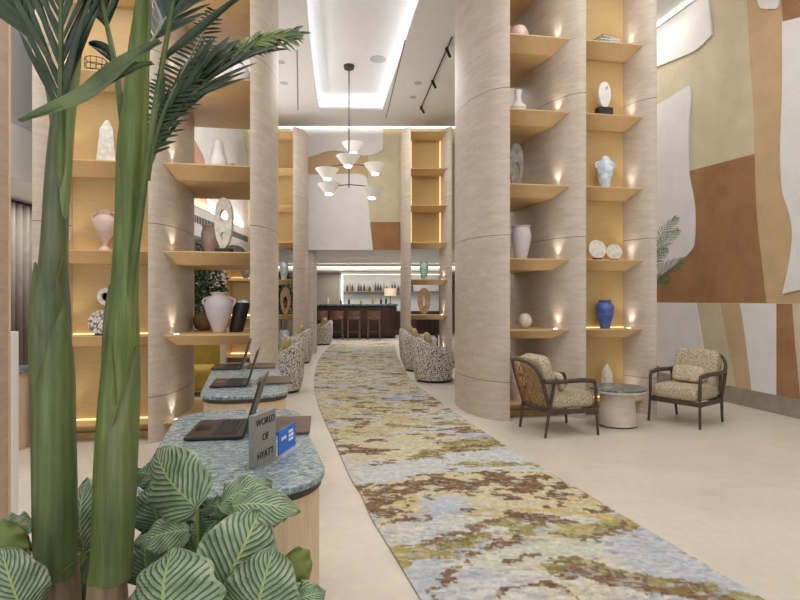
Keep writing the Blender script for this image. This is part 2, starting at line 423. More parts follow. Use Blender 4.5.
dpatch([(745, 300), (782, 300), (782, 400)]+curve2([(758, 396), (752, 345), (745, 300)]), M['mwhite'], .02)
dpatch([(782, 300), (797, 300), (800, 345), (806, 404), (782, 400)], M['brown'], .012)
# right wall wash strip
o = wallprism(2, YF-.1, CZ-.03, CZ-.005, .12, .16).build('light_strip', M['ledwash'], ceiling, smooth=0)

# far wall above the bar opening
wf = MB().box(-9, 3.4, YF, YF+.2, ZB, CZ).build('wall_far', M['cream'], smooth=0); struct(wf)
patch('F', [(290, 120), (383, 120), (383, 150)]+curve2([(383, 150), (378, 153), (365, 156), (345, 152), (330, 151), (310, 157), (290, 160)]), M['mwhite'], wf, .03)
patch('F', [(290, 160)]+curve2([(290, 160), (310, 157), (330, 151), (345, 152), (368, 156)])+[(368, 178), (290, 178)], M['tan'], wf, .012)
patch('F', [(290, 175)]+curve2([(352, 174), (366, 177), (368, 200), (370, 222), (373, 250)])+[(290, 250)], M['mwhite'], wf, .03)
patch('F', [(368, 222), (410, 222), (410, 250), (372, 250)], M['brown'], wf, .016)
MB().box(-4, 2.6, YF-.12, YF-.06, CZ-.02, CZ-.004).build('light_strip', M['ledwash'], ceiling, smooth=0)

# left bulkhead with its vented ribbon
wl = MB().box(XL-.15, XL, -3.5, YF, ZB, CZ).build('wall_left', M['greywall'], smooth=0); struct(wl)
patch('L', [(150, 60), (183, 60), (187, 130), (203, 158), (204, 190), (210, 220), (150, 190)], M['terracotta'], wl, .02)
patch('L', [(187, 60), (262, 60), (262, 250), (212, 225), (206, 190), (204, 158), (187, 128)], M['mwhite'], wl, .03)
patch('L', [(232, 60), (262, 60), (262, 230), (246, 215), (245, 155), (238, 120)], M['cream'], wl, .04)
patch('L', [(246, 210), (262, 205), (262, 245), (247, 240)], M['brown'], wl, .05)
patch('L', [(40, -20), (150, 40), (150, 120), (40, 80)], M['cream'], wl, .02)
rb = MB().box(XL, XL+.12, -3.5, YF, ZB-.12, ZB+.42).build('cornice', M['white'], wl, smooth=0)
b = MB()
y = 9.0
while y < YF-.3:
    b.box(XL+.12, XL+.124, y, y+.05, ZB+.12, ZB+.26); y += .085
    if int(y*3) % 7 == 0: y += .4
b.build('vent_slots', M['slot'], rb, smooth=0)
b = MB().box(-9, XL-.15, -3.5, YF+.2, ZB-.03, ZB+.02); b.box(-9, 5, YF+.2, 25, ZB, ZB+.05)
struct(b.build('trim_1', M['white'], smooth=0))            # low ceilings at the left and over the bar
struct(MB().box(-9.1, -9, -3.5, 25, 0, CZ).build('wall_side', M['greywall'], smooth=0))
struct(MB().box(-9, 5, 24.9, 25, 0, 3).build('wall_back', M['greywall'], smooth=0))
struct(MB().box(3.3, 3.4, YF+.2, 25, 0, 3).build('wall_bar', M['greywall'], smooth=0))

# ------------------------------------------------------------------ carpet
cl = [(430, 620), (420, 600), (384, 540), (371.8, 520), (360.7, 495), (350, 478), (333.8, 441), (322, 415), (314.8, 393), (314.5, 375), (319.5, 358.5), (331, 345), (337, 340.5)]
cr = [(800, 622), (760, 599), (660, 539), (621, 516), (590, 497), (560, 479), (495, 440), (456, 414), (428, 394), (411, 380), (401, 364), (396, 351), (394, 340.5)]
L_ = [FL(*p) for p in cl]; R_ = [FL(*p) for p in cr]
L_ = [L_[0]+Vector((.55, -1.3, 0)), ]+L_; R_ = [R_[0]+Vector((.55, -1.3, 0)), ]+R_
L_ = smoothpath(L_, 5); R_ = smoothpath(R_, 5)
# the woven pattern: a colour per tuft row, laid out along the runner as the photograph shows it
import numpy as np
def fbm(x, y, seed, octv=4, rough=.55):
    rs = np.random.RandomState(seed); T = rs.rand(256, 256); out = 0; amp = 1; tot = 0
    for o in range(octv):
        xi, yi = np.floor(x).astype(int), np.floor(y).astype(int); fx, fy = x-xi, y-yi
        fx, fy = fx*fx*(3-2*fx), fy*fy*(3-2*fy); g_ = lambda a, c: T[a % 256, c % 256]
        out = out+amp*((g_(xi, yi)*(1-fx)+g_(xi+1, yi)*fx)*(1-fy)+(g_(xi, yi+1)*(1-fx)+g_(xi+1, yi+1)*fx)*fy)
        tot += amp; amp *= rough; x, y = x*2.03+7.1, y*2.03+3.7
    return out/tot
def resample(P, ds):
    d = [0]
    for i in range(1, len(P)): d.append(d[-1]+(P[i]-P[i-1]).length)
    t = np.array(ds)*d[-1]
    return np.interp(t, d, [p.x for p in P]), np.interp(t, d, [p.y for p in P])
NR, NC = 760, 130
u = np.linspace(0, 1, NR)**1.55
LX, LY = resample(L_, u); RX_, RY = resample(R_, u)
w = np.linspace(0, 1, NC)[None, :]
GX, GY = LX[:, None]*(1-w)+RX_[:, None]*w, LY[:, None]*(1-w)+RY[:, None]*w
SX, SY = np.round(GX/.014)*.014, np.round(GY/.011)*.011
SX = np.where(GY > 7, GX, SX); SY = np.where(GY > 7, GY, SY)
qx, qy = 400+F*SX/SY, 300+F*CH/SY                # where each tuft lies, in the photograph's frame
n1 = fbm(SX*2.2, SY*3.4, 1); n2 = fbm(SX*7, SY*13, 2, 3); n3 = fbm(SX*13, SY*26, 3, 3); n4 = fbm(SX*1.3, SY*2.0, 4); n5 = fbm(SX*22, SY*60, 5, 2)
wx, wy = qx+(n2-.5)*26+(n3-.5)*16, qy+(n2-.5)*9*(qy-300)/230+(n3-.5)*8*(qy-300)/230
col = np.zeros((NR, NC, 3))
def put(mask, c, a=1.0):
    c = np.array(c, float); col[mask] = col[mask]*(1-a)+c*a
def ramp3(v, stops):
    xs = [q[0] for q in stops]; return np.stack([np.interp(v, xs, [q[1][k] for q in stops]) for k in range(3)], -1)
col[:] = ramp3(n1, [(.3, (184, 190, 198)), (.42, (202, 203, 204)), (.52, (212, 209, 200)), (.62, (214, 208, 188)), (.75, (206, 194, 160))])
put(n5 > .62, (168, 172, 184), .55); put(n5 < .33, (222, 220, 214), .6)
def dist(pts):
    best = np.full(qx.shape, 1e9)
    for (x0, y0), (x1, y1) in zip(pts[:-1], pts[1:]):
        dx, dy = x1-x0, y1-y0; t = np.clip(((wx-x0)*dx+(wy-y0)*dy)/(dx*dx+dy*dy), 0, 1)
        best = np.minimum(best, np.hypot(wx-x0-t*dx, (wy-y0-t*dy)))
    return best
def inside(poly):
    r = np.zeros(qx.shape, bool); j = len(poly)-1
    for i in range(len(poly)):
        (xi, yi), (xj, yj) = poly[i], poly[j]
        if yi != yj: r ^= ((yi > wy) != (yj > wy)) & (wx < (xj-xi)*(wy-yi)/(yj-yi)+xi)
        j = i
    return r
OL, OL2, YE, BR, BR2 = (166, 156, 104), (140, 130, 80), (208, 186, 122), (120, 96, 72), (144, 117, 90)
def olive(m): put(m, OL); put(m & (n3 > .53), OL2); put(m & (n2 > .6), (186, 172, 112))
def brown(m): put(m, BR2); put(m & (n5 > .5), BR)
# far half: short dashes of beige, olive and brown between pale grey
far = qy < 446
ns = fbm(SX*2.4, SY*5.5, 11); nb = fbm(SX*4.5, SY*9, 12, 3); no = fbm(SX*1.8+3, SY*4.6, 13)
put(far & (ns > .545), (212, 202, 172)); put(far & (ns > .60), (206, 190, 146))
olive(far & (abs(no-.5) < .013) & (n3 > .42)); olive(far & (no > .70))
brown(far & (nb > .655)); brown(far & (abs(no-.53) < .008) & (n3 > .5))
# near half
put(inside([(340, 438), (420, 436), (440, 448), (400, 466), (350, 468)]), (214, 204, 172)); brown((qy > 440) & (qy < 456) & (qx < 410) & (nb > .6))
put(inside([(350, 466), (400, 462), (470, 452), (510, 450), (540, 462), (540, 471), (450, 473), (400, 480), (356, 488)]), (208, 210, 212))
olive(dist([(412, 459), (440, 452), (470, 446), (498, 441)]) < 4.2); brown((dist([(436, 457), (462, 451), (492, 446)]) < 2.8) & (n3 > .45))
olive(dist([(448, 466), (500, 465), (538, 466)]) < 1.8); brown((dist([(374, 469), (400, 463)]) < 2) & (n3 > .5))
zone = inside([(352, 488), (400, 480), (430, 473), (540, 471), (562, 480), (592, 498), (614, 514), (590, 519), (530, 514), (470, 512), (430, 512), (400, 522), (376, 528)])
put(zone, (216, 204, 168)); put(zone & (n1 > .55), (210, 192, 146))
put(inside([(425, 500), (450, 496), (472, 500), (470, 510), (440, 514), (420, 512)]), (196, 202, 210))
dense = inside([(356, 494), (400, 484), (430, 475), (536, 473), (562, 482), (588, 499), (570, 503), (520, 494), (470, 492), (440, 492), (412, 500), (404, 514), (382, 524), (370, 520)])
sp_ = fbm(SX*10, SY*13, 21, 2)
brown((dense & (sp_ < .60)) | (zone & ~dense & (sp_ > .64)))
put(dist([(455, 520), (490, 513), (530, 513), (575, 514), (618, 521)]) < 2.4, YE)
put(inside([(400, 532), (440, 520), (500, 515), (510, 522), (470, 532), (430, 542), (395, 548)]), (214, 214, 208))
olive(dist([(385, 560), (430, 552), (470, 537), (500, 526), (540, 525), (580, 532), (610, 530), (636, 523)]) < 8.5)
olive(dist([(388, 568), (420, 556), (455, 552)]) < 6)
put((dist([(430, 548), (490, 531), (560, 530)]) < 3.4) & (n2 > .5), (214, 214, 202)); put((dist([(392, 562), (440, 556), (470, 548)]) < 2.2) & (n3 > .5), YE)
brown(dist([(506, 514), (522, 518), (545, 522), (570, 524)]) < 3.6)
brown((dist([(424, 545), (460, 537), (492, 524)]) < 3.4) & (n3 > .38)); brown((dist([(428, 604), (446, 582), (466, 560), (490, 548), (520, 540)]) < 4.6) & (n3 > .36))
brown((dist([(586, 542), (602, 538), (628, 528)]) < 3.6)); brown((dist([(390, 524), (432, 520)]) < 2) & (n3 > .42))
put(inside([(470, 560), (520, 544), (580, 544), (612, 546), (590, 560), (540, 568), (490, 572)]), (210, 213, 194))
put(inside([(610, 548), (640, 532), (700, 566), (750, 596), (690, 590), (640, 578)]), (196, 200, 208)); put(inside([(396, 570), (440, 562), (440, 590), (424, 606), (410, 604)]), (194, 200, 208))
olive(dist([(556, 570), (580, 568), (610, 578), (650, 586), (700, 594), (765, 608)]) < 8.5); brown((dist([(560, 574), (584, 572), (620, 582), (680, 592), (740, 604)]) < 7.5) & (sp_ > .47))
brown((dist([(496, 598), (520, 588), (545, 585), (566, 592), (584, 602)]) < 2.6) & (n3 > .38)); brown((dist([(505, 566), (530, 560), (552, 562)]) < 2.2) & (n3 > .46))
put((qy > 520) & (n5 > .66), (160, 168, 188), .45)
n6 = fbm(SX*26, SY*50, 31, 2); pale = ramp3(n1, [(.3, (188, 193, 200)), (.5, (208, 206, 200)), (.7, (212, 205, 182))])
col = np.where((n6 > .63)[..., None], col*.45+pale*.55, col); col = col*(1+(fbm(SX*40, SY*70, 32, 2)-.5)*.28)[..., None]
late = qy > 612; brown(late & (nb > .62)); olive(late & (abs(no-.5) < .02))
b = MB()
b.v = np.stack([GX, GY, np.full(GX.shape, .012)], -1).reshape(-1, 3).tolist()
b.f = [(r*NC+c, r*NC+c+1, (r+1)*NC+c+1, (r+1)*NC+c) for r in range(NR-1) for c in range(NC-1)]
edge = [r*NC for r in range(NR)]; edge2 = [r*NC+NC-1 for r in range(NR)]
base_ = len(b.v)
for e in (edge, edge2):
    b.v += [(b.v[i][0], b.v[i][1], .001) for i in e]
b.f += [(edge[r], edge[r+1], base_+r+1, base_+r) for r in range(NR-1)]+[(edge2[r+1], edge2[r], base_+NR+r, base_+NR+r+1) for r in range(NR-1)]
cp = b.build('carpet_runner', M['carpet'], smooth=0)
lc = np.clip(col/255, 0, 1); lc = np.where(lc <= .04045, lc/12.92, ((lc+.055)/1.055)**2.4)
full = np.ones((len(b.v), 4), np.float32); full[:NR*NC, :3] = lc.reshape(-1, 3); full[NR*NC:, :3] = .35
at = cp.data.color_attributes.new('weave', 'FLOAT_COLOR', 'POINT'); at.data.foreach_set('color', full.ravel())
tag(cp, 'long patterned carpet runner in gold, brown and pale grey on the cream floor', 'carpet')

# ------------------------------------------------------------------ columns and shelf bays
TH = math.atan2(.16, .93)
EU = Vector((math.cos(TH), math.sin(TH))); EV = Vector((-math.sin(TH), math.cos(TH)))
E0, E1 = Vector((1, 0)), Vector((0, 1))
def loc2(E, u, v, fr): return E+fr[0]*u+fr[1]*v
def column(E, a, bb, s, top, label, fr=(EU, EV), z0=0):
    poly = [loc2(Vector((0, 0)), s*a*math.sin(t), bb*(1-math.cos(t)), fr) for t in [math.pi*i/32 for i in range(33)]]
    o = MB().prism([(p.x, p.y) for p in poly], z0, top).build('travertine_column', M['trav'], smooth=30)
    o.location = (E.x, E.y, 0)
    return tag(o, label, 'column', 'travertine columns')
SH = [.18, 1.05, 1.89, 2.77, 3.65, 4.53, 5.41]
def bay(name, label, E, En, a, bb, s, zs, v0, v1, panel, fr=(EU, EV), plinth=True, group='shelf bays between the travertine columns', vert=False, uplights=True):
    """s=+1: bay runs to the right of the flat side of its first column"""
    root = thing(name, label, 'shelf unit', (E.x, E.y, 0), 0, group)
    Lg = (En-E).dot(fr[0])*s
    def Ru(v):
        q = (bb-v)/bb
        return Lg-a*math.sqrt(max(0, 1-q*q))
    def P(u, v, z):
        w = fr[0]*(u*s)+fr[1]*v; return (w.x, w.y, z)
    vs_ = [v0, v0+.06, v0+.12, v0+.23]+([] if panel else [v0+.23+(v1-v0-.23)*k/5 for k in range(1, 5)])+[v1]
    vs_ = sorted(set(vs_))
    def flat(vv, z0, z1, zc=None):
        b = MB(); n = len(vv)
        for v in vv:
            zb = z0 if zc is None else z1-(.012+.108*min(1, (v-v0)/.23))
            b.v += [P(.002, v, z1), P(Ru(v)-.002, v, z1), P(.002, v, zb), P(Ru(v)-.002, v, zb)]
        for i in range(n-1):
            k, m = 4*i, 4*i+4
            fs = [(k, k+1, m+1, m), (k+2, m+2, m+3, k+3), (k, m, m+2, k+2), (k+1, k+3, m+3, m+1)]
            b.f += fs if s > 0 else [f[::-1] for f in fs]
        e = 4*(n-1); fs = [(0, 2, 3, 1), (e, e+1, e+3, e+2)]; b.f += fs if s > 0 else [f[::-1] for f in fs]
        return b
    for z in zs:
        sh = flat(vs_, 0, z, True).build('shelf', M['shelf'], root, smooth=0)
        if panel:
            b = MB(); v = panel-.03
            for q in ((.03, Ru(v)-.02),):
                b.v += [P(q[0], v, z+.001), P(q[1], v, z+.001), P(q[1], v+.02, z+.001), P(q[0], v+.02, z+.001),
                        P(q[0], v, z+.012), P(q[1], v, z+.012), P(q[1], v+.02, z+.012), P(q[0], v+.02, z+.012)]
                b.f += [(0, 3, 2, 1), (4, 5, 6, 7), (0, 1, 5, 4), (1, 2, 6, 5), (2, 3, 7, 6), (3, 0, 4, 7)]
            o = b.build('light_strip', M['ledsoft' if not vert else 'ledwarm'], sh, smooth=0); o['label'] = 'glowing warm light strip'
        if uplights:
            v = v0+.13; p = P(Ru(v)-.05, v, z)
            o = MB().lathe([(.022, .001), (.022, .006), (0, .007)], 14, p).build('uplight', M['ledup'], sh); o['label'] = 'tiny glowing uplight'
            sl = bpy.data.lights.new('uplight_beam', 'SPOT'); sl.energy = 5.5; sl.spot_size = R(80); sl.spot_blend = 1; sl.shadow_soft_size = .012; sl.color = (1, .93, .84)
            so = bpy.data.objects.new('uplight_beam', sl); C.objects.link(so); so.parent = root; so.location = (p[0], p[1], p[2]+.015); so.rotation_euler = (R(180), 0, 0)
    if panel:
        b = flat([panel, panel+.03], 0 if not vert else zs[0]-.1, zs[-1]+.4 if not vert else zs[-1]); b.build('back_panel', M['gold'], root, smooth=0)
    if vert:
        b = MB()
        for u in (.004, Ru(panel)-.02):
            b.v += [P(u, panel-.05, zs[0]), P(u+.015, panel-.05, zs[0]), P(u+.015, panel-.03, zs[0]), P(u, panel-.03, zs[0]),
                    P(u, panel-.05, zs[-1]-.13), P(u+.015, panel-.05, zs[-1]-.13), P(u+.015, panel-.03, zs[-1]-.13), P(u, panel-.03, zs[-1]-.13)]
            n = len(b.v)-8; b.f += [tuple(n+i for i in f) for f in ((0, 3, 2, 1), (4, 5, 6, 7), (0, 1, 5, 4), (1, 2, 6, 5), (2, 3, 7, 6), (3, 0, 4, 7))]
        b.build('light_strip', M['ledsoft'], root, smooth=0)
    if plinth:
        flat([v0+.2, v1] if not panel else [v0+.2, panel], 0, .06).build('plinth', M['gold'], root, smooth=0)
    return root
A1, A2, A3 = Vector((1.268, 6.34)), Vector((2.2, 6.5)), Vector((3.11, 6.66))
B1, B2, B3 = Vector((-1.505, 5.52)), Vector((-2.456, 5.36)), Vector((-3.465, 5.18))
column(A1, .365, .82, -1, CZ, 'broad curved travertine column beside the carpet, behind the left armchair')
column(A2, .38, 1.15, -1, CZ, 'curved travertine column behind the round side table, middle of the right three')
column(A3, .256, .82, -1, CZ, 'curved travertine column behind the right armchair, next to the mural')
column(B1, .238, .8, 1, CZ, 'narrow curved travertine column behind the laptop desks, left of the carpet')
column(B2, .235, .8, 1, CZ, 'curved travertine column right of the thick palm trunks')
column(B3, .245, .8, 1, CZ, 'curved travertine column behind the left palm trunk')
bay('open_shelf_bay', 'open gold shelf bay beside the carpet holding the lilac-white vase and white sphere', A1, A2, .38, 1.15, 1, SH, .1, 1.4, None)
bay('gold_shelf_bay', 'gold backed shelf bay holding the cobalt vase and two stone discs', A2, A3, .256, .82, 1, SH, .1, .37, .37)
bay('open_shelf_bay', 'open gold shelf bay holding the big amphora, left of the carpet', B1, B2, .235, .8, -1, SH, .1, 1.4, None)
bay('gold_shelf_bay', 'gold backed shelf bay behind the palm trunks', B2, B3, .245, .8, -1, SH, .1, .37, .37)
# far units
fr0 = (E0, E1)
G1, G2 = Vector((.26, 13.0)), Vector((1.23, 13.0))
H1, H2, H3 = Vector((-2.53, 13.0)), Vector((-3.4, 13.0)), Vector((-4.1, 12.9))
column(G1, .25, .6, -1, 5.5, 'slim far travertine column right of the bar opening', fr0)
column(G2, .25, .6, -1, 5.5, 'far travertine column just left of the big right column', fr0)
column(H1, .24, .6, 1, 5.5, 'slim far travertine column left of the bar opening', fr0)
column(H2, .24, .6, 1, 5.5, 'far travertine column mostly hidden behind the left aisle column', fr0)
bay('far_shelf_bay', 'far glowing shelf bay right of the bar opening', G1, G2, .25, .6, 1, SH[3:], .05, .45, .45, fr0, False, vert=True, uplights=False)
bay('far_open_shelf', 'far low open shelves right of the bar holding a glass vase', G1, G2, .25, .6, 1, SH[:3], .05, .45, None, fr0, True, uplights=True)
bay('far_shelf_bay', 'far glowing shelf bay left of the bar opening', H1, H2, .24, .6, -1, SH[3:], .05, .45, .45, fr0, False, vert=True, uplights=False)
bay('far_open_shelf', 'far low open shelves left of the bar holding a round blue-white pot', H1, H2, .24, .6, -1, SH[:3], .05, .45, None, fr0, True, uplights=True)
# low gold unit seen through the left open bay
o = MB().lathe([(.3, 0), (.3, 2.6)], 28).build('travertine_column', M['trav'], smooth=30); o.location = (-4.15, 12.2, 0)
tag(o, 'round travertine column seen through the left open shelves behind the bush', 'column', 'travertine columns')
g = thing('low_gold_shelf', 'low gold shelf unit seen through the left open bay behind the amphora', 'shelf unit', (-3.45, 12.2, 0))
MB().box(-.4, .4, .3, .34, 0, 2.5).build('back_panel', M['gold'], g, smooth=0)
for z in (.18, 1.05, 1.89):
    sh = MB().box(-.4, .4, 0, .3, z-.06, z).build('shelf', M['shelf'], g, smooth=0)
    MB().box(-.38, .38, .27, .29, z+.001, z+.014).build('light_strip', M['ledwarm'], sh, smooth=0)
MB().box(-.4, .4, 0, .34, 2.44, 2.5).build('top_board', M['shelf'], g, smooth=0)
for x in (-.42, .4): MB().box(x, x+.02, 0, .34, 0, 2.5).build('side_panel', M['shelf'], g, smooth=0)
# piers of the bar opening
o = MB().lathe([(.2, 0), (.2, ZB)], 28).build('pillar', M['trav_small'], smooth=30); o.location = (-2.4, 14.55, 0)
tag(o, 'low round stone pillar at the left side of the bar opening', 'pillar')

# ------------------------------------------------------------------ ornaments on the shelves
def ray_at(E, px, v, fr=(EU, EV)):
    r = Vector(((px-400)/F, 1)); D = (v+E.dot(fr[1]))/r.dot(fr[1]); return r.x*D, D
def urn(prof, h, r):   # normalised profile to size
    return [(p[0]*r, p[1]*h) for p in prof]
PROF = {
 'amphora': [(.0, 0), (.36, 0), (.42, .04), (.5, .12), (.8, .38), (1, .62), (.98, .76), (.8, .87), (.52, .92), (.5, .95), (.62, .985), (.62, 1), (.44, 1), (.4, .9)],
 'jar': [(0, 0), (.5, 0), (.55, .05), (.8, .35), (1, .65), (.97, .8), (.75, .9), (.6, .93), (.7, 1), (.6, 1), (.5, .92)],
 'tall': [(0, 0), (.55, 0), (.6, .08), (.9, .5), (1, .72), (.88, .88), (.8, .94), (.95, 1), (.85, 1), (.7, .92)],
 'sphere': [(0, 0), (.3, .01), (.6, .1), (.86, .25), (1, .5), (.86, .75), (.6, .9), (.3, .99), (0, 1)],
 'bowlpot': [(0, 0), (.5, 0), (.8, .12), (1, .42), (.97, .7), (.8, .9), (.66, .97), (.66, 1), (.56, 1), (.55, .92)],
 'stack': [(0, 0), (.9, 0), (1, .12), (.95, .22), (.7, .3), (.85, .36), (.8, .44), (.4, .55), (.3, .75), (.38, .95), (.44, 1), (.3, 1)],
 'cone': [(0, 0), (.96, 0), (1, .05), (.95, .3), (.78, .5), (.66, .55), (.62, .72), (.5, .9), (.3, .99), (0, 1)],
 'ginger': [(0, 0), (.55, 0), (.6, .04), (.85, .35), (1, .6), (.95, .76), (.7, .86), (.5, .87), (.55, .9), (.4, .96), (.12, .98), (.1, 1), (0, 1)],
 'urnfoot': [(0, 0), (.5, 0), (.5, .05), (.2, .12), (.25, .18), (.7, .4), (1, .68), (.9, .8), (.6, .88), (.75, 1), (.6, 1), (.5, .9)],
 'dome': [(0, 0), (1, 0), (.95, .35), (.7, .75), (.35, .95), (0, 1)],
}
def vase(name, prof, mat, pos, h, r, label, cat='vase', handles=None, hm=None, group=None, lid=None):
    t = thing(name, label, cat, pos, random.uniform(0, 6), group)
    MB().lathe(urn(PROF[prof], h, r), 32).build('body', M[mat], t, smooth=50)
    if handles:
        z0, z1, out_, rad = handles
        for s in (-1, 1):
            p = smoothpath([(s*r*.88, 0, z0*h), (s*r*out_, 0, (z0*.6+z1*.4)*h), (s*r*out_*.96, 0, (z0*.25+z1*.75)*h), (s*r*.5, 0, z1*h)], 5)
            MB().tube(p, rad*r, 8).build('handle', M[hm or mat], t)
        t.rotation_euler.z = 0
    return t
def on(E, px, v, z, fr=(EU, EV)):
    x, D = ray_at(E, px, v, fr); return Vector((x, D, z+.002)), D
def hh(p0, p1, D): return abs(p1-p0)/F*D
def disc(name, pos, rad, mat, label, th=.03, tilt=10, hole=0, rz=0, foot=True, group=None, cat='ornament'):
    t = thing(name, label, cat, pos, rz, group)
    Mx = Matrix.Translation((0, 0, rad+.008)) @ Matrix.Rotation(R(90-tilt), 4, 'X')
    if hole:
        MB().lathe([(hole, -th/2), (rad*.97, -th/2), (rad, -th/4), (rad, th/4), (rad*.97, th/2), (hole, th/2), (hole, -th/2)], 32, M=Mx).build('body', M[mat], t)
    else:
        MB().lathe([(0, -th/2), (rad*.96, -th/2), (rad, -th/4), (rad, th/4), (rad*.96, th/2), (rad*.5, th/2*1.1), (0, th/2*1.1)], 32, M=Mx).build('body', M[mat], t)
    MB().box(-rad*.35, rad*.35, -.04, .04, 0, .02).build('stand', M['v_black'], t, smooth=0)
    return t
def obelisk(name, pos, h, w, mat, label, rz=.4):
    t = thing(name, label, 'ornament', pos, rz)
    b = MB(); lv = [(1, 0), (.95, .05), (.66, .78), (.14, 1)]
    for s, z in lv:
        b.v += [(x*w*s, y*w*s*.6, z*h) for x, y in ((-1, -1), (1, -1), (1, 1), (-1, 1))]
    for i in range(3):
        for k in range(4): b.f.append((4*i+k, 4*i+(k+1) % 4, 4*i+4+(k+1) % 4, 4*i+4+k))
    b.f += [(3, 2, 1, 0), (12, 13, 14, 15)]
    b.build('body', M[mat], t, smooth=0, bevel=.006); return t
def oval_slab(name, pos, h, w, mat, label, holes, base=None, rz=0, th=.035):
    """upright oval slab with real openings (built as a ring strip around each hole)"""
    t = thing(name, label, 'ornament', pos, rz)
    zb = base[0]+.004 if base else .008
    if base:
        MB().box(-base[1], base[1], -.05, .05, 0, base[0]).build('base', M['v_black'], t, smooth=0, bevel=.004)
    cu = bpy.data.curves.new('oval', 'CURVE'); cu.dimensions = '2D'; cu.fill_mode = 'BOTH'; cu.extrude = th/2; cu.bevel_depth = .006
    def ell(cx, cz, a, bb, taper=0):
        sp = cu.splines.new('POLY'); n = 36; sp.points.add(n-1); sp.use_cyclic_u = True
        for i in range(n):
            q = 2*math.pi*i/n; zz = bb*math.sin(q); k = 1+taper*math.sin(q)
            sp.points[i].co = (cx+a*k*math.cos(q), cz+zz, 0, 1)
    ell(0, zb+h/2, w/2, h/2, .12)
    for cx, cz, a, bb in holes: ell(cx*w, zb+cz*h, a*w, bb*h)
    tmp = bpy.data.objects.new('tmp', cu); C.objects.link(tmp)
    dg = bpy.context.evaluated_depsgraph_get(); me = bpy.data.meshes.new_from_object(tmp.evaluated_get(dg))
    bpy.data.objects.remove(tmp)
    me.transform(Matrix.Rotation(R(90), 4, 'X')); me.materials.clear(); me.materials.append(M[mat])
    o = bpy.data.objects.new('body', me); C.objects.link(o); o.parent = t
    for p in me.polygons: p.use_smooth = True
    me.set_sharp_from_angle(angle=R(40)); return t
random.seed(4)
# right open bay
E = A1
p, D = on(E, 519, .45, SH[5]); vase('round_pot', 'bowlpot', 'v_pink', p, hh(13, 33, D), .12, 'pale pink round pot high on the right open shelves', 'pot')
p, D = on(E, 518, .45, SH[4]); vase('stacked_vase', 'stack', 'v_white', p, hh(80, 108, D), .12, 'white lidded vase stacked in tiers behind the broad column edge')
p, D = on(E, 516, .4, SH[3]); oval_slab('ring_sculpture', p, hh(142, 186, D), .16, 'v_grey', 'grey oval stone sculpture with a hole on the right open shelves', [(0, .38, .28, .2), (0, .78, .08, .035)])
p, D = on(E, 521, .4, SH[2]); vase('shoulder_vase', 'tall', 'v_lilac', p, hh(224, 258, D), .125, 'pale lilac-white vase on the shelf beside the broad column', group=None)
p, D = on(E, 525, .4, SH[1]); vase('stone_sphere', 'sphere', 'v_stone', p, hh(312, 327, D), .085, 'textured white sphere on the right open shelves', 'ornament')
p, D = on(E, 517, .35, SH[0]); vase('floor_vase', 'jar', 'v_pink', p, hh(352, 395, D), .15, 'pinkish vase on the lowest shelf behind the left armchair')
# right gold bay
E = A2
p, D = on(E, 606, .22, SH[5])
for k in range(3):
    t = thing('shelf_book', ['grey book at the bottom of the high stack', 'pale book in the middle of the high stack', 'striped grey book on top of the high stack'][k], 'book', (p.x, p.y, p.z+.028*k), .15+.12*k, 'books stacked on the right gold shelf')
    MB().box(-.13, .13, -.09, .09, .003, .024).build('pages', M['v_stone'], t, smooth=0)
    b = MB().box(-.135, .135, -.095, .095, 0, .003); b.box(-.135, .135, -.095, .095, .024, .027); b.box(-.138, -.135, -.095, .095, 0, .027)
    b.build('cover', M[['v_grey', 'v_stone', 'v_grey'][k]], t, smooth=0)
p, D = on(E, 604, .2, SH[4]); oval_slab('shell_sculpture', p, hh(78, 103, D), .15, 'v_white', 'white oval shell sculpture on a black block', [(.18, .76, .12, .09)], (.105, .095), .2)
p, D = on(E, 605, .22, SH[3])
t = vase('ginger_jar', 'ginger', 'v_ice', p, hh(155, 188, D), .1, 'pale blue and white lidded jar with side handles on the right gold shelf', 'jar', (.6, .84, 1.12, .1))
p, D = on(E, 597, .18, SH[2]); disc('stone_disc', p, .118, 'v_stone', 'larger of two carved white stone discs on the right gold shelf', rz=.2, group='carved stone discs')
p, D = on(E, 614, .28, SH[2]); disc('stone_disc', p, .10, 'v_stone', 'smaller of two carved white stone discs on the right gold shelf', rz=-.1, group='carved stone discs')
p, D = on(E, 605, .22, SH[1]); vase('cobalt_vase', 'jar', 'v_blue', p, hh(301, 329, D), .112, 'cobalt blue vase on the right gold shelf above the side table')
p, D = on(E, 607, .2, SH[0]); obelisk('stone_point', p, hh(359, 394, D), .085, 'v_stone', 'white rough stone point on the lowest right gold shelf behind the table', .5)
# left open bay
E = B1
p, D = on(E, 218, .5, SH[3]); vase('cone_vase', 'cone', 'v_white', p, hh(141, 174, D), .105, 'white layered cone vase on the left open shelves')
p, D = on(E, 233, .45, SH[3]); disc('ring_ornament', p, .045, 'v_grey', 'small grey ring ornament beside the white cone vase', .03, 5, .02)
p, D = on(E, 240, .3, SH[4]); vase('lidded_pot', 'bowlpot', 'v_white', p, .2, .11, 'white pot on the high left open shelf behind the frond tip', 'pot')
p, D = on(E, 224, .35, SH[2]); oval_slab('mask_sculpture', p, hh(197, 247, D), .19, 'v_stone', 'pale oval stone mask with two openings on a black base', [(.03, .64, .28, .14), (-.03, .25, .16, .08)], (.05, .085), -.15)
p, D = on(E, 211, .9, SH[2]); vase('tapered_pot', 'tall', 'v_pink', p, hh(225, 256, D), .11, 'pinkish tapered pot behind the oval stone mask', 'pot')
p, D = on(E, 234, .75, SH[2]); vase('dome_bowl', 'dome', 'v_grey', p, .13, .14, 'grey upturned bowl behind the oval stone mask', 'bowl')
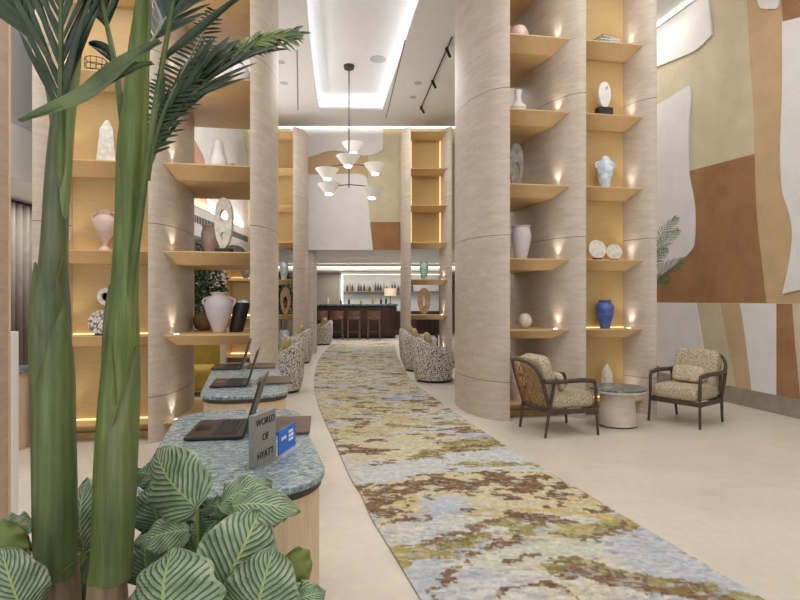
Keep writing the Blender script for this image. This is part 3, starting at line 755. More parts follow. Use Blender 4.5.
p, D = on(E, 219, .45, SH[1]); vase('amphora', 'amphora', 'v_lilac', p, hh(296, 336, D), .15, 'large lilac-beige amphora with two small handles on the left open shelves', 'vase', (.62, .9, 1.12, .08))
p, D = on(E, 204, .95, SH[1]); vase('brown_pot', 'bowlpot', 'v_brown', p, .2, .12, 'small brown pot behind the large amphora', 'pot')
p, D = on(E, 236, .55, SH[1])
t = thing('black_vessel', 'black slanted cylinder vessel right of the large amphora', 'vase', p)
Mx = Matrix.Shear('XY', 4, (.22, 0)); MB().lathe([(0, 0), (.065, 0), (.075, .02), (.085, .3), (.07, .32), (.05, .3)], 24, M=Mx).build('body', M['v_black'], t)
# left gold bay
E = B2
p, D = on(E, 107, .2, SH[3]); obelisk('step_obelisk', p, hh(121, 163, D), .09, 'v_stone', 'pale stone obelisk between the palm trunks', .3)
p, D = on(E, 105, .2, SH[2]); vase('handled_urn', 'urnfoot', 'v_pink', p, hh(214, 254, D), .105, 'pinkish urn with high handles between the palm trunks', 'vase', (.66, .98, 1.15, .1))
p, D = on(E, 101, .15, SH[1]); disc('speckled_disc', p, .12, 'v_speck', 'speckled grey stone disc between the palm trunks', .05)
p, D = on(E, 106, .28, SH[1])
t = thing('ring_sculpture', 'pale stone ring on a post above the speckled disc between the trunks', 'ornament', p)
MB().box(-.05, .05, -.03, .03, 0, .02).build('base', M['v_black'], t, smooth=0); MB().tube([(0, 0, .02), (0, 0, .30)], .012, 10).build('post', M['v_stone'], t)
Mx = Matrix.Translation((0, 0, .38)) @ Matrix.Rotation(R(90), 4, 'X')
MB().lathe([(.045, -.02), (.08, -.02), (.092, 0), (.08, .02), (.045, .02), (.04, 0), (.045, -.02)], 28, M=Mx).build('ring', M['v_stone'], t)
p, D = on(E, 96, .2, SH[4])
t = thing('wire_basket', 'small dark wire basket on the high left gold shelf', 'basket', p)
b = MB()
for z in (.01, .07, .13): b.tube([(.1*math.cos(q*math.pi/8), .1*math.sin(q*math.pi/8), z) for q in range(17)], .004, 5)
for q in range(12): b.tube([(.1*math.cos(q*math.pi/6), .1*math.sin(q*math.pi/6), .006), (.1*math.cos(q*math.pi/6), .1*math.sin(q*math.pi/6), .13)], .003, 5)
b.build('wire_cage', M['black'], t)
# far units
E = G1
p, D = on(E, 424, .25, SH[2], fr0); vase('glass_vase', 'tall', 'v_glass', p, hh(260, 278, D), .11, 'aqua glass vase on the far shelf right of the bar')
p, D = on(E, 424, .25, SH[1], fr0); oval_slab('wood_sculpture', p, hh(287, 313, D), .3, 'v_wood', 'carved wooden oval on the far shelf right of the bar', [(0, .5, .12, .2)])
p, D = on(E, 421, .2, SH[0], fr0); vase('blue_white_jar', 'jar', 'v_ice', p, .4, .13, 'blue and white jar on the far lowest shelf, left of two', 'jar', group='blue and white jars')
p, D = on(E, 432, .2, SH[0], fr0); vase('blue_white_jar', 'jar', 'v_ice', p, .36, .12, 'blue and white jar on the far lowest shelf, right of two', 'jar', group='blue and white jars')
E = H1
p, D = on(E, 284, .25, SH[2], fr0); vase('far_urn', 'jar', 'v_ice', p, hh(262, 280, D), .11, 'pale vase on the far shelf left of the bar opening')
p, D = on(E, 285.5, .25, SH[1], fr0); oval_slab('far_ring', p, hh(287, 314, D), .24, 'v_wood', 'wooden oval with an opening on the far shelf left of the bar', [(0, .45, .25, .22)])
p, D = on(E, 285, .25, SH[0], fr0); vase('round_jar', 'bowlpot', 'v_ice', p, .5, .17, 'round blue-white pot behind the nearest left tub chair', 'pot')
vase('shelf_cup', 'tall', 'v_grey', (-3.45, 12.3, 1.893), .22, .1, 'grey cylinder pot on the low gold unit, upper shelf', 'pot')
vase('shelf_urn', 'jar', 'v_ice', (-3.5, 12.3, 1.053), .36, .14, 'white vase on the low gold unit behind the black vessel')

# ------------------------------------------------------------------ laptop desks
def desk(cx, cy, length, width, label, h=.8):
    d = Vector((-.27, .963)); rz = math.atan2(d.y, d.x)-math.pi/2
    t = thing('laptop_desk', label, 'desk', (cx, cy, 0), rz, 'laptop desks')
    def rr(w, l, rad, n=10):
        out = []
        for qx, qy, a0 in ((1, 1, 0), (-1, 1, 90), (-1, -1, 180), (1, -1, 270)):
            for k in range(n+1):
                a = R(a0+90*k/n); out.append((qx*(w/2-rad)+rad*math.cos(a), qy*(l/2-rad*1.0)+rad*math.sin(a)))
        return out
    MB().prism(rr(width, length, width*.36), h-.025, h).build('top', M['marble'], t, smooth=30, bevel=.006)
    MB().prism(rr(width-.02, length-.02, width*.36), h-.05, h-.025).build('top_edge', M['bronze'], t, smooth=30)
    MB().prism(rr(width-.035, length-.035, width*.35), 0, h-.05).build('base', M['wood_light'], t, smooth=30)
    return t
desk(-.70, 2.36, 1.38, .62, 'nearest stone-topped oak desk with the grey sign')
desk(-1.22, 4.34, 1.86, .56, 'second stone-topped oak desk with two laptops')
HZ = .8
def laptop(x, y, rz, label):
    """hinge along local y at x=0, keyboard to -x, lid leaning to +x"""
    t = thing('laptop', label, 'laptop', (x, y, HZ), rz, 'laptops on the desks')
    MB().box(-.245, 0, 0, .35, .004, .018).build('base', M['laptop'], t, smooth=0, bevel=.004)
    b = MB()
    for i in range(5):
        for j in range(13): b.box(-.135+i*.021, -.118+i*.021, .03+j*.0225, .049+j*.0225, .018, .0205)
    b.build('keyboard', M['keys'], t, smooth=0)
    MB().box(-.225, -.155, .12, .23, .018, .0187).build('trackpad', M['screen'], t, smooth=0)
    Mx = Matrix.Translation((-.002, 0, .016)) @ Matrix.Rotation(R(17), 4, 'Y')
    lid = MB().box(-.001, .008, 0, .35, 0, .245, Mx).build('lid', M['laptop'], t, smooth=0, bevel=.003)
    MB().box(-.0018, -.001, .01, .34, .015, .235, Mx).build('display', M['screen'], lid, smooth=0)
    MB().tube([(0, .03, .016), (0, .32, .016)], .007, 8).build('hinge', M['black'], t)
    return t
laptop(-.675, 2.36, .14, 'open dark laptop on the nearest desk')
laptop(-1.055, 3.78, .2, 'open dark laptop in the middle, on the second desk')
laptop(-1.37, 4.72, .2, 'farthest open dark laptop, on the second desk')
def pad(x, y, rz, label):
    t = MB().box(0, .24, 0, .34, 0, .012).build('desk_pad', M['leather'], smooth=0, bevel=.004)
    t.location = (x, y, HZ+.002); t.rotation_euler.z = rz; tag(t, label, 'desk pad', 'brown desk pads')
pad(-.64, 2.42, .14, 'brown leather pad on the nearest desk behind the grey sign')
pad(-1.01, 3.88, .2, 'brown leather pad beside the middle laptop')
pad(-1.33, 4.78, .2, 'brown leather pad beside the farthest laptop')

def text(body, size, mat, parent, Mx, name='lettering', align='CENTER', spacing=1.0):
    cu = bpy.data.curves.new('t', 'FONT'); cu.body = body; cu.size = size; cu.align_x = align; cu.align_y = 'CENTER'; cu.extrude = .0006
    cu.space_line = spacing
    tmp = bpy.data.objects.new('t', cu); C.objects.link(tmp)
    dg = bpy.context.evaluated_depsgraph_get(); me = bpy.data.meshes.new_from_object(tmp.evaluated_get(dg)); bpy.data.objects.remove(tmp)
    me.transform(Mx); me.materials.clear(); me.materials.append(mat)
    o = bpy.data.objects.new(name, me); C.objects.link(o); o.parent = parent; return o
# grey sign: local x runs along the plate, front is -y
def sign(name, p0, p1, w, h, th, mat, label, z):
    d = (Vector(p1)-Vector(p0)); rz = math.atan2(d.y, d.x)
    t = thing(name, label, 'sign', (p0[0], p0[1], z), rz)
    MB().box(0, w, 0, th, 0.004, h).build('plate', M[mat], t, smooth=0, bevel=.002)
    return t
RX = Matrix.Rotation(R(90), 4, 'X')
sg = sign('desk_sign', (-.515, 1.94), (-.471, 2.09), .157, .19, .022, 'signmetal', 'grey metal desk sign with black lettering on the nearest desk', HZ)
for line, z in (('WORLD', .158), ('OF', .1), ('HYATT', .038)):
    text(line, .036, M['txtblack'], sg, Matrix.Translation((.0785, -.001, z)) @ RX)
MB().box(-.004, .161, -.012, .034, 0, .004).build('foot', M['signmetal'], sg, smooth=0)
bs = sign('card_sign', (-.462, 2.10), (-.425, 2.29), .17, .098, .006, 'blue', 'small blue card sign with white print beside the grey sign', HZ)
b = MB()                                        # its print is too small to read: short white marks
for x0, x1, z in [(.022, .03, .06), (.034, .042, .063), (.046, .05, .06), (.054, .068, .062), (.095, .118, .074), (.122, .135, .074), (.095, .112, .058), (.116, .142, .058), (.095, .108, .042), (.112, .138, .042)]:
    b.box(x0, x1, -.0012, 0, z-.005, z+.006)
b.build('print', M['txtwhite'], bs, smooth=0)
MB().box(-.002, .172, -.02, .026, 0, .004).build('stand', M['acrylic'], bs, smooth=0)

# ------------------------------------------------------------------ lounge armchairs, side table
def armchair(label):
    """front faces -y, origin on the floor under the seat"""
    t = thing('lounge_armchair', label, 'armchair', (0, 0, 0), 0, 'rattan backed lounge armchairs')
    W2, FY, BY = .31, -.31, .27
    for s in (-1, 1):
        MB().tube(smoothpath([(s*(W2+.01), FY-.02, 0), (s*W2, FY, .3), (s*W2, FY+.01, .53), (s*W2, FY+.06, .565)], 4), [.016]*5+[.02]*5+[.021]*3, 10).build('leg', M['wood_dark'], t)
        MB().tube([(s*(W2-.02), BY+.07, 0), (s*(W2-.01), BY+.02, .3), (s*W2, BY-.04, .56)], [.015, .021, .018], 10).build('leg', M['wood_dark'], t)
        MB().tube(smoothpath([(s*W2, FY+.03, .56), (s*(W2+.01), FY+.2, .575), (s*(W2+.005), BY-.1, .57), (s*(W2-.01), BY+.1, .575)], 5), .024, 10, sx=1.2).build('armrest', M['wood_dark'], t)
    b = MB()
    for s in (-1, 1): b.box(s*W2-.018, s*W2+.018, FY, BY+.02, .235, .285)
    b.box(-W2, W2, FY-.015, FY+.02, .235, .285); b.box(-W2, W2, BY-.01, BY+.025, .235, .285)
    b.build('seat_frame', M['wood_dark'], t, smooth=0, bevel=.008)
    # back frame: curved hoop leaning back
    def bp(x, z):                                   # point on the leaning curved back surface
        return Vector((x, BY+.02+(z-.3)*.36+.05*(1-(x/W2)**2), z))
    hoop = smoothpath([bp(-W2+.01, .28), bp(-W2+.0, .55), bp(-W2+.04, .70), bp(-.14, .765), bp(.14, .765), bp(W2-.04, .70), bp(W2, .55), bp(W2-.01, .28)], 5)
    b = MB().tube(hoop, .019, 10); b.tube([bp(x*W2/5, .3) for x in range(-5, 6)], .016, 8)
    b.build('back_frame', M['wood_dark'], t)
    b = MB()
    for k in range(-6, 7):
        x = k*W2*.9/6; top = .75-.09*abs(k/6)**3
        for dx in (0,): b.tube([bp(x+dx, .3), bp(x+dx, .5), bp(x+dx, top)], .0042, 5)
    for k in range(-9, 7, 2):
        for sg_ in (1, -1):
            pts = []
            for q in range(9):
                z = .31+q*.05; x = sg_*(k*.06+q*.05)
                if abs(x) < W2*.93 and z < .72: pts.append(bp(x, z)+Vector((0, .004, 0)))
            if len(pts) > 1: b.tube(pts, .006, 5)
    b.build('woven_back', M['rattan'], t)
    MB().superbox(0, -.03, .36, W2-.02, .30, .085, .22, 32, 10).build('seat_cushion', M['boucle'], t, smooth=60)
    Mx = Matrix.Translation((0, BY-.01, .60)) @ Matrix.Rotation(R(-20), 4, 'X')
    MB().superbox(0, 0, 0, W2-.04, .075, .225, .28, 32, 16, Mx, .32).build('back_cushion', M['boucle'], t, smooth=60)
    return t
def lumbar(chair, label):
    p = thing('lumbar_pillow', label, 'pillow', chair.location.copy(), chair.rotation_euler.z, 'lumbar pillows'); p.scale = (.9, .9, 1)
    Mx = Matrix.Translation((0, .06, .545)) @ Matrix.Rotation(R(-22), 4, 'X')
    o = MB().superbox(0, 0, 0, .20, .05, .095, .4, 28, 12, Mx).build('cover', M['boucle_light'], p, smooth=60); return p
def face(o, x, y, dx, dy):
    o.location = (x, y, 0); o.rotation_euler.z = math.atan2(dy, dx)+math.pi/2
c1 = armchair('boucle armchair turned away, showing its woven rattan back, left of the side table')
c2 = copy_tree(c1); c2['label'] = 'boucle armchair facing the camera, right of the round side table'
face(c1, 1.69, 5.9, .96, .28); face(c2, 3.30, 6.34, -.80, -.60)
for c_ in (c1, c2): c_.scale = (.9, .9, 1)
lumbar(c1, 'small boucle lumbar pillow on the armchair left of the table')
lumbar(c2, 'small boucle lumbar pillow on the armchair facing the camera')
t = thing('side_table', 'round side table with green marble top between the two armchairs', 'table', (2.41, 6.1, 0))
MB().lathe([(0, .415), (.30, .415), (.31, .425), (.31, .437), (0, .437)], 48).build('top', M['marble_dark'], t)
MB().lathe([(0, .385), (.27, .385), (.305, .4), (.312, .415), (0, .415)], 48).build('rim', M['v_stone'], t)
MB().lathe([(0, .03), (.205, .03), (.19, .2), (.18, .385), (0, .385)], 40).build('pedestal', M['trav_small'], t)
MB().lathe([(0, .012), (.2, .012), (.2, .03), (0, .03)], 40).build('reveal', M['bronze'], t)
MB().lathe([(0, 0), (.207, 0), (.207, .012), (0, .012)], 40).build('foot', M['trav_small'], t)

# ------------------------------------------------------------------ tub chairs
def tub(label):
    """opens towards +x"""
    t = thing('tub_chair', label, 'armchair', (0, 0, 0), 0, 'black and white boucle tub chairs')
    n = 40; b = MB(); a0 = R(40)
    for i in range(n+1):
        q = a0+(2*math.pi-2*a0)*i/n
        c, s = math.cos(q), math.sin(q)
        k = .5-.5*math.cos(q); top = .50+.26*k**1.2
        ro, ri = .385, .27
        for r, z in ((ro*.86, .04), (ro*.95, .18), (ro, .42), (ro*1.0, top-.05), (ro*.93, top), (ri*1.08, top), (ri, top-.05), (ri, .3)):
            b.v.append((r*c, r*s, z))
    m = 8
    for i in range(n):
        for k in range(m): b.f.append((i*m+k, i*m+(k+1) % m, (i+1)*m+(k+1) % m, (i+1)*m+k)[::-1])
    b.f += [tuple(range(m)), tuple(range(n*m, n*m+m))[::-1]]
    b.build('shell', M['boucle_bw'], t, smooth=50)
    MB().superbox(.06, 0, .31, .29, .255, .12, .5, 28, 10).build('seat_cushion', M['boucle_bw'], t, smooth=60)
    MB().lathe([(0, 0), (.31, 0), (.31, .05), (0, .05)], 32).build('plinth', M['black'], t)
    return t
tb = tub('black and white boucle tub chair nearest the broad right column')
def tpillow(tc, label):
    p = thing('throw_pillow', label, 'pillow', tc.location.copy(), tc.rotation_euler.z, 'mustard throw pillows')
    p.location.z += .44
    Mx = Matrix.Translation((-.09, 0, .205)) @ Matrix.Rotation(R(-18), 4, 'Y')
    MB().superbox(0, 0, 0, .06, .15, .2, .55, 24, 12, Mx).build('cover', M['pillow'], p, smooth=60)
spots = [(.60, 9.55, .05, None, 'mustard pillow in the tub chair nearest the broad right column'),
         (.42, 11.0, .0, 'middle tub chair of the row right of the carpet', 'mustard pillow in the middle right tub chair'),
         (.36, 12.35, .0, 'farthest tub chair of the row right of the carpet', 'mustard pillow in the farthest right tub chair'),
         (-1.86, 8.45, 3.3, 'tub chair nearest the laptop desks, left of the carpet', 'mustard pillow in the tub chair nearest the desks'),
         (-2.34, 12.3, 3.25, 'middle tub chair left of the carpet, before the slim far column', 'mustard pillow in the middle left tub chair'),
         (-2.5, 17.3, 3.6, 'tub chair in front of the bar stools, left of the carpet', 'mustard pillow in the tub chair before the bar stools')]
for i, (x, y, rz, lab, pl) in enumerate(spots):
    o = tb if i == 0 else copy_tree(tb)
    if lab: o['label'] = 'black-white '+lab
    o.location = (x, y, 0); o.rotation_euler.z = rz
    tpillow(o, pl)

# ------------------------------------------------------------------ bar
YB = 20.0
bar = thing('bar_counter', 'long dark walnut bar counter with a stone top at the end of the room', 'bar counter', (0, 0, 0))
def rend(x0, x1, y0, y1, r, n=10):
    return [(x0, y0)]+[(x1-r+r*math.sin(R(90)*k/n), y0+r-r*math.cos(R(90)*k/n)) for k in range(n+1)]+[(x1, y1), (x0, y1)]
MB().prism(rend(-3.6, -.12, YB, YB+.6, .35), 0.1, 1.2).build('body', M['bar_wood'], bar, smooth=30)
MB().prism(rend(-3.6, -.06, YB-.08, YB+.7, .38), 1.2, 1.25).build('top', M['marble_dark'], bar, smooth=30)
MB().prism(rend(-3.6, -.17, YB+.05, YB+.6, .35), 0, .1).build('kick_plate', M['black'], bar, smooth=30)
# back bar niche
bb_ = thing('back_bar', 'brightly lit back bar niche with bottle shelf behind the counter', 'shelf unit', (0, 0, 0))
MB().box(-2.35, 1.6, 22.6, 22.66, .9, 2.5).build('back_panel', M['white'], bb_, smooth=0)
MB().box(-2.35, 1.6, 22.2, 22.6, 1.72, 1.76).build('shelf', M['v_grey'], bb_, smooth=0)
MB().box(-2.35, 1.6, 22.1, 22.6, 0, .95).build('cabinet', M['bar_wood'], bb_, smooth=0)
MB().box(-2.42, -2.35, 22.1, 22.66, 0, 2.5).build('side_panel', M['white'], bb_, smooth=0)
MB().box(-2.35, -2.30, 22.15, 22.2, .96, 2.45).build('light_strip', M['ledbar'], bb_, smooth=0)
MB().box(-2.3, 1.6, 22.3, 22.36, 2.42, 2.45).build('light_strip', M['ledbar'], bb_, smooth=0)
struct(MB().box(-6, -2.42, 22.1, 22.7, 0, 2.5).build('wall_panel', wood('grey_oak', (168, 156, 142), (182, 170, 156)), smooth=0))
b = MB().box(-9, 3.3, 20.6, 24.9, 2.5, 2.6); struct(b.build('trim_2', M['white'], smooth=0))
o = MB().box(-6, 3.0, 20.45, 20.55, 2.60, 2.66).build('cove_strip', M['ledbar'], smooth=0); tag(o, 'long white cove light strip above the bar', 'light strip')
random.seed(9)
BC = [(70, 40, 26), (180, 140, 60), (40, 60, 44), (200, 196, 186), (120, 60, 36), (60, 80, 100)]
bm_ = [glazed('bottle_glass_'+str(i), c, tuple(min(255, v+20) for v in c), 5, .12) for i, c in enumerate(BC)]
def bottle(mat, loc, h, label, group, f=1.0):
    t = thing('bottle', label, 'bottle', loc, 0, group)
    MB().lathe([(0, 0), (.04, 0), (.042, .01*h/.3), (.042, h*.6), (.015, h*.76), (.014, h*.95), (.017, h*.95), (.017, h)], 12).build('body', mat, t)
for k in range(24):
    bottle(bm_[k % 6], (-2.15+k*.115+random.uniform(-.02, .02), 22.4, 1.763), random.uniform(.22, .40), 'small spirits bottle in the row on the lit back bar shelf', 'bottles on the back bar shelf')
for k, (px_, mt, h, w) in enumerate([(315, 3, .2, 'white bottle at the far left end of the bar counter'), (328, 3, .3, 'pale bottle on the left part of the bar counter'), (341, 5, .2, 'dark blue bottle on the bar counter beside the lit niche edge'), (349, 5, .24, 'blue bottle left of the yellow bottles on the counter'), (361, 1, .17, 'low amber bottle on the bar counter, left of the yellow one'), (373, 1, .3, 'tall yellow bottle above the right stool'), (381, 2, .26, 'dark green bottle right of the yellow bottle'), (386, 5, .28, 'slate blue bottle near the right end of the counter')]):
    p = PX(px_, 300, YB+.3); bottle(bm_[mt], (p.x, p.y, 1.25), h, w, 'bottles on the bar counter')
lamp = thing('table_lamp', 'small beige drum lamp on the right end of the bar counter', 'lamp', (-.36, YB+.35, 1.252))
MB().lathe([(0, 0), (.09, 0), (.09, .02), (.015, .03), (.015, .34)], 20).build('base', M['bronze'], lamp)
MB().lathe([(.22, .3), (.22, .58), (.215, .58), (.215, .3)], 28).build('shade', emit('lamp_linen', (226, 206, 178), .35), lamp)
def stool(label):
    t = thing('bar_stool', label, 'stool', (0, 0, 0), 0, 'bar stools along the counter')
    for x in (-.19, .19):
        for y in (-.19, .19):
            MB().tube([(x*1.12, y*1.12, 0), (x, y, .72)], .02, 8).build('leg', M['stoolleg'], t)
    b = MB()
    for (x0, y0), (x1, y1) in (((-1, -1), (1, -1)), ((1, -1), (1, 1)), ((1, 1), (-1, 1)), ((-1, 1), (-1, -1))): b.tube([(x0*.205, y0*.205, .28), (x1*.205, y1*.205, .28)], .013, 8)
    b.build('footrest', M['bronze'], t)
    MB().superbox(0, 0, .75, .24, .23, .06, .4, 24, 8).build('seat', M['stool'], t, smooth=60)
    b = MB(); n = 14
    for i in range(n+1):
        q = R(200+140*i/n)
        for r, z in ((.27, .72), (.27, 1.02), (.235, 1.02), (.235, .72)): b.v.append((r*math.cos(q), r*math.sin(q)*.9, z))
    for i in range(n):
        for k in range(4): b.f.append((4*i+k, 4*i+(k+1) % 4, 4*i+4+(k+1) % 4, 4*i+4+k)[::-1])
    b.f += [(0, 1, 2, 3), (4*n+3, 4*n+2, 4*n+1, 4*n)]
    b.build('backrest', M['stool'], t)
    return t
s0 = stool('leftmost brown bar stool at the counter')
for i, (px_, lab) in enumerate([(321, None), (337, 'second brown bar stool from the left, behind the far tub chair'), (354, 'third brown bar stool from the left, centre of the counter'), (374, 'rightmost brown bar stool at the counter')]):
    o = s0 if i == 0 else copy_tree(s0)
    if lab: o['label'] = lab
    o.location = ((px_-400)/F*(YB-.5), YB-.5, 0)
for x, y in [(335, 253), (349, 257)]:
    D = (ZB-CH)*F/(300-y)
    r = thing('recessed_downlight', 'recessed downlight in the low bar ceiling, '+('left one' if x < 340 else 'right one'), 'downlight', ((x-400)/F*D, D, ZB), 0, 'recessed downlights')
    MB().lathe([(.05, -.006), (.08, -.008), (.085, 0), (.05, 0)], 20).build('trim_ring', M['white'], r)
    MB().lathe([(0, -.004), (.05, -.004), (.05, 0)], 16).build('lens', M['down'], r)
for x, y, w in [(325, 271, 'left'), (339, 270.5, 'second from left'), (358, 270.5, 'second from right'), (387, 271, 'right')]:
    D = (2.5-CH)*F/(300-y)
    r = thing('recessed_downlight', 'tiny recessed downlight above the bar counter, '+w+' of four', 'downlight', ((x-400)/F*D, D, 2.5), 0, 'recessed downlights')
    MB().lathe([(.04, -.006), (.06, -.008), (.065, 0), (.04, 0)], 16).build('trim_ring', M['white'], r)
    MB().lathe([(0, -.004), (.04, -.004), (.04, 0)], 12).build('lens', M['down'], r)
# dark chair back beyond far right shelves
t = thing('dark_screen', 'dark brown panel standing behind the blue and white jars', 'screen', (.75, 15.2, 0))
MB().box(-.3, .3, 0, .06, .1, .95).build('panel', M['bar_wood'], t, smooth=0, bevel=.02)
for x in (-.25, .2): MB().box(x, x+.05, 0, .06, 0, .1).build('leg', M['bar_wood'], t, smooth=0)

# ------------------------------------------------------------------ pendant
pd = PX(349, 68, 11.26)
ch = thing('chandelier', 'tall bronze chandelier with six white cone shades hanging from the recess', 'chandelier', (pd.x, pd.y, RZ))
def lp(x, y, dy=0):
    q = PX(x, y, 11.26+dy); return q-Vector((pd.x, pd.y, RZ))
MB().lathe([(0, -.07), (.1, -.07), (.11, -.02), (.11, 0), (0, 0)], 24).build('canopy', M['bronze'], ch)
MB().tube([(0, 0, -.05), (0, 0, 3.7-RZ)], .013, 8).build('rod', M['bronze'], ch)
z1, z2 = lp(350, 164).z, lp(350, 184.5).z
b = MB()
sh = [(353, 148, .42, z1), (348, 161, -.42, z1), (327, 174, -.1, z1), (375, 169, .1, z1), (329, 189, .1, z2), (372, 193, -.12, z2)]
for x, y, dy, z in sh:
    q = lp(x, y, dy); b.tube([(0, 0, z), (q.x, q.y, z+(q.z-z)*.35)], .011, 6)
b.build('arms', M['bronze'], ch)
for x, y, dy, z in sh:
    q = lp(x, y, dy)
    s_ = MB().lathe([(.06, -.10), (.085, -.095), (.16, 0), (.225, .08), (.24, .10), (.23, .10), (.21, .08), (.15, 0), (.05, -.085)], 28, q).build('shade', M['shade'], ch)
    MB().lathe([(0, -.12), (.07, -.12), (.075, -.095), (0, -.095)], 20, q).build('lens', M['down'], s_)
# track light
P0, P1 = [Vector(((x-400)/F*D, D, CZ)) for x, y in ((452, 36), (420, 109)) for D in [(CZ-CH)*F/(300-y)]]
tr = thing('track_light', 'black ceiling track with three spotlights right of the recess', 'track light', P0)
d = P1-P0
MB().tube([(0, 0, -.02), (d.x, d.y, -.02)], .013, 6).build('rail', M['black'], tr)
for k in (.1, .5, .92):
    q = d*k
    hd = MB().tube([(q.x, q.y, -.02), (q.x, q.y, -.09)], .012, 6); hd.tube([(q.x-.03, q.y-.06, -.07), (q.x+.05, q.y+.1, -.15)], .026, 12)
    hd.build('spotlight', M['black'], tr)

# ------------------------------------------------------------------ left edge: near column, curtain, cabinet
o = MB().prism([(-.4, -.25), (-.05, -.25), (0, -.22), (0, .25), (-.4, .25)], 0, CZ).build('near_column', travertine('pink_stone', (172, 146, 132), (196, 172, 156), False), smooth=30)
o.location = (-1.965, 2.52, 0); tag(o, 'pinkish stone pier cropped by the left edge of the picture', 'column')
MB().box(0, .004, .236, .252, 0, CZ).build('edge_trim', M['wood_light'], o, smooth=0)
o = MB().box(-2.50, -2.425, 3.45, 3.5, 0, 1.2).build('white_panel', M['white'], smooth=0, bevel=.004); tag(o, 'narrow white panel standing beside the left stone pier', 'panel')
t = thing('curtain', 'dark grey pleated curtain at the far left behind the palm', 'curtain', (-5.0, 7.3, 0))
b = MB(); n = 90
for i in range(n+1):
    y = -1.1+2.2*i/n; x = .05*math.sin(i*1.1)
    b.v += [(x, y, .02), (x, y, 2.66)]
for i in range(n): b.f.append((2*i, 2*i+2, 2*i+3, 2*i+1))
o = b.build('drape', M['curtain'], t, smooth=180); so = o.modifiers.new('s', 'SOLIDIFY'); so.thickness = .006
MB().tube([(0, -1.15, 2.68), (0, 1.15, 2.68)], .015, 8).build('rod', M['black'], t)
t = thing('low_cabinet', 'low oak cabinet with a stone top at the far left edge', 'cabinet', (-3.75, 4.9, 0))
MB().box(-.25, .22, 0, .5, 0, .72).build('body', M['wood_light'], t, smooth=0)
MB().box(-.27, .24, -.02, .52, .72, .76).build('top', M['marble_dark'], t, smooth=0)
MB().box(.222, .226, .03, .47, .05, .68).build('door', M['wood_light'], t, smooth=0)

# ------------------------------------------------------------------ bushes behind the shelves
def bush(label, loc, r, z0, z1, n, seed, leaf=.06):
    rnd = random.Random(seed); t = thing('potted_shrub', label, 'plant', loc)
    b = MB()
    for i in range(n):
        u = Vector((rnd.gauss(0, 1), rnd.gauss(0, 1), rnd.gauss(0, 1))).normalized()*(rnd.random()**.4)
        c = Vector((u.x*r, u.y*r, (z0+z1)/2+u.z*(z1-z0)/2))
        a = Vector((rnd.gauss(0, 1), rnd.gauss(0, 1), rnd.gauss(0, .7))).normalized(); s = a.cross(Vector((rnd.gauss(0, 1), rnd.gauss(0, 1), rnd.gauss(0, 1)))).normalized()
        L = leaf*rnd.uniform(.7, 1.3)
        b.add([c-a*L, c+s*L*.4, c+a*L, c-s*L*.4], [(0, 1, 2, 3)])
    b.build('foliage', M['bush'], t, smooth=0)
    b = MB()
    for k in range(5):
        q = k*1.26; b.tube([(.03*math.cos(q), .03*math.sin(q), .3), (r*.4*math.cos(q), r*.4*math.sin(q), (z0+z1)/2)], .012, 6)
    b.build('stems', M['bark'], t)
    MB().lathe([(0, 0), (.17, 0), (.22, .36), (.2, .36), (.19, .33), (0, .33)], 24).build('pot', M['v_brown'], t)
bush('dark leafy shrub behind the amphora on the left open shelves', (-3.35, 9.1, 0), .5, .75, 2.35, 1500, 1)
bush('dark leafy shrub seen in the gap beside the broad right column', (1.80, 9.35, 0), .36, .6, 2.3, 1100, 2)
bush('dark leafy shrub behind the far left low shelves', (-3.3, 15.6, 0), .5, .8, 2.2, 900, 3)
o = thing('mustard_armchair', 'mustard yellow chair seen under the left open shelf', 'armchair', (-3.0, 8.2, 0), .4)
MB().superbox(0, 0, .25, .33, .3, .18, .4).build('seat', plain('mustard_velvet', (170, 146, 60), .8), o)
MB().superbox(0, .26, .55, .33, .09, .36, .45).build('backrest', bpy.data.materials['mustard_velvet'], o)
for x in (-.25, .25):
    for y in (-.2, .22): MB().tube([(x, y, 0), (x, y, .12)], .02, 8).build('leg', M['black'], o)

# ------------------------------------------------------------------ palms
def frond_mesh(pts, rr, leaf_from, n, ll, mat, parent, droop=.3, wid=.016, seed=0, plane=None, ang=40):
    """one frond: rachis tube with paired leaflets; leaflets are their own mesh under the rachis"""
    rnd = random.Random(seed); path = smoothpath(pts, 8); m = len(path)
    fr = MB().tube(path, [rr*(1-.75*i/(m-1)) for i in range(m)], 8).build('frond', M['rachis'], parent)
    b = MB()
    for i in range(n):
        u = leaf_from+(1-leaf_from)*(i+.5)/n; k = u*(m-1); i0 = min(int(k), m-2); p = path[i0].lerp(path[i0+1], k-i0)
        d = (path[i0+1]-path[i0]).normalized()
        pl = Vector(plane) if plane else Vector((0, -1, .25))
        side = d.cross(pl).normalized()
        L = ll*(1-.55*abs(2*(u-leaf_from)/(1-leaf_from)-.8)**1.5)*rnd.uniform(.9, 1.1)
        for s in (-1, 1):
            a = R(ang+rnd.uniform(-6, 6)); dr = (d*math.cos(a)+side*s*math.sin(a)+pl*rnd.uniform(-.12, .18)).normalized()
            w = dr.cross(pl).normalized(); pr = None; nn_ = 6
            base = len(b.v)
            for q in range(nn_+1):
                f_ = q/nn_; c = p+dr*L*f_+Vector((0, 0, -droop*L*f_*f_))
                ww = wid*(math.sin(math.pi*min(1, f_*.85+.12))**.7 if q < nn_ else .02)
                fold = pl*ww*.5
                b.v += [tuple(c-w*ww+fold), tuple(c), tuple(c+w*ww+fold)]
            for q in range(nn_):
                e = base+3*q; b.f += [(e, e+1, e+4, e+3), (e+1, e+2, e+5, e+4)]
    b.build('leaflets', M[mat], fr, smooth=60)
    return fr
D0 = 1.30
SZ = .38                                  # soil level
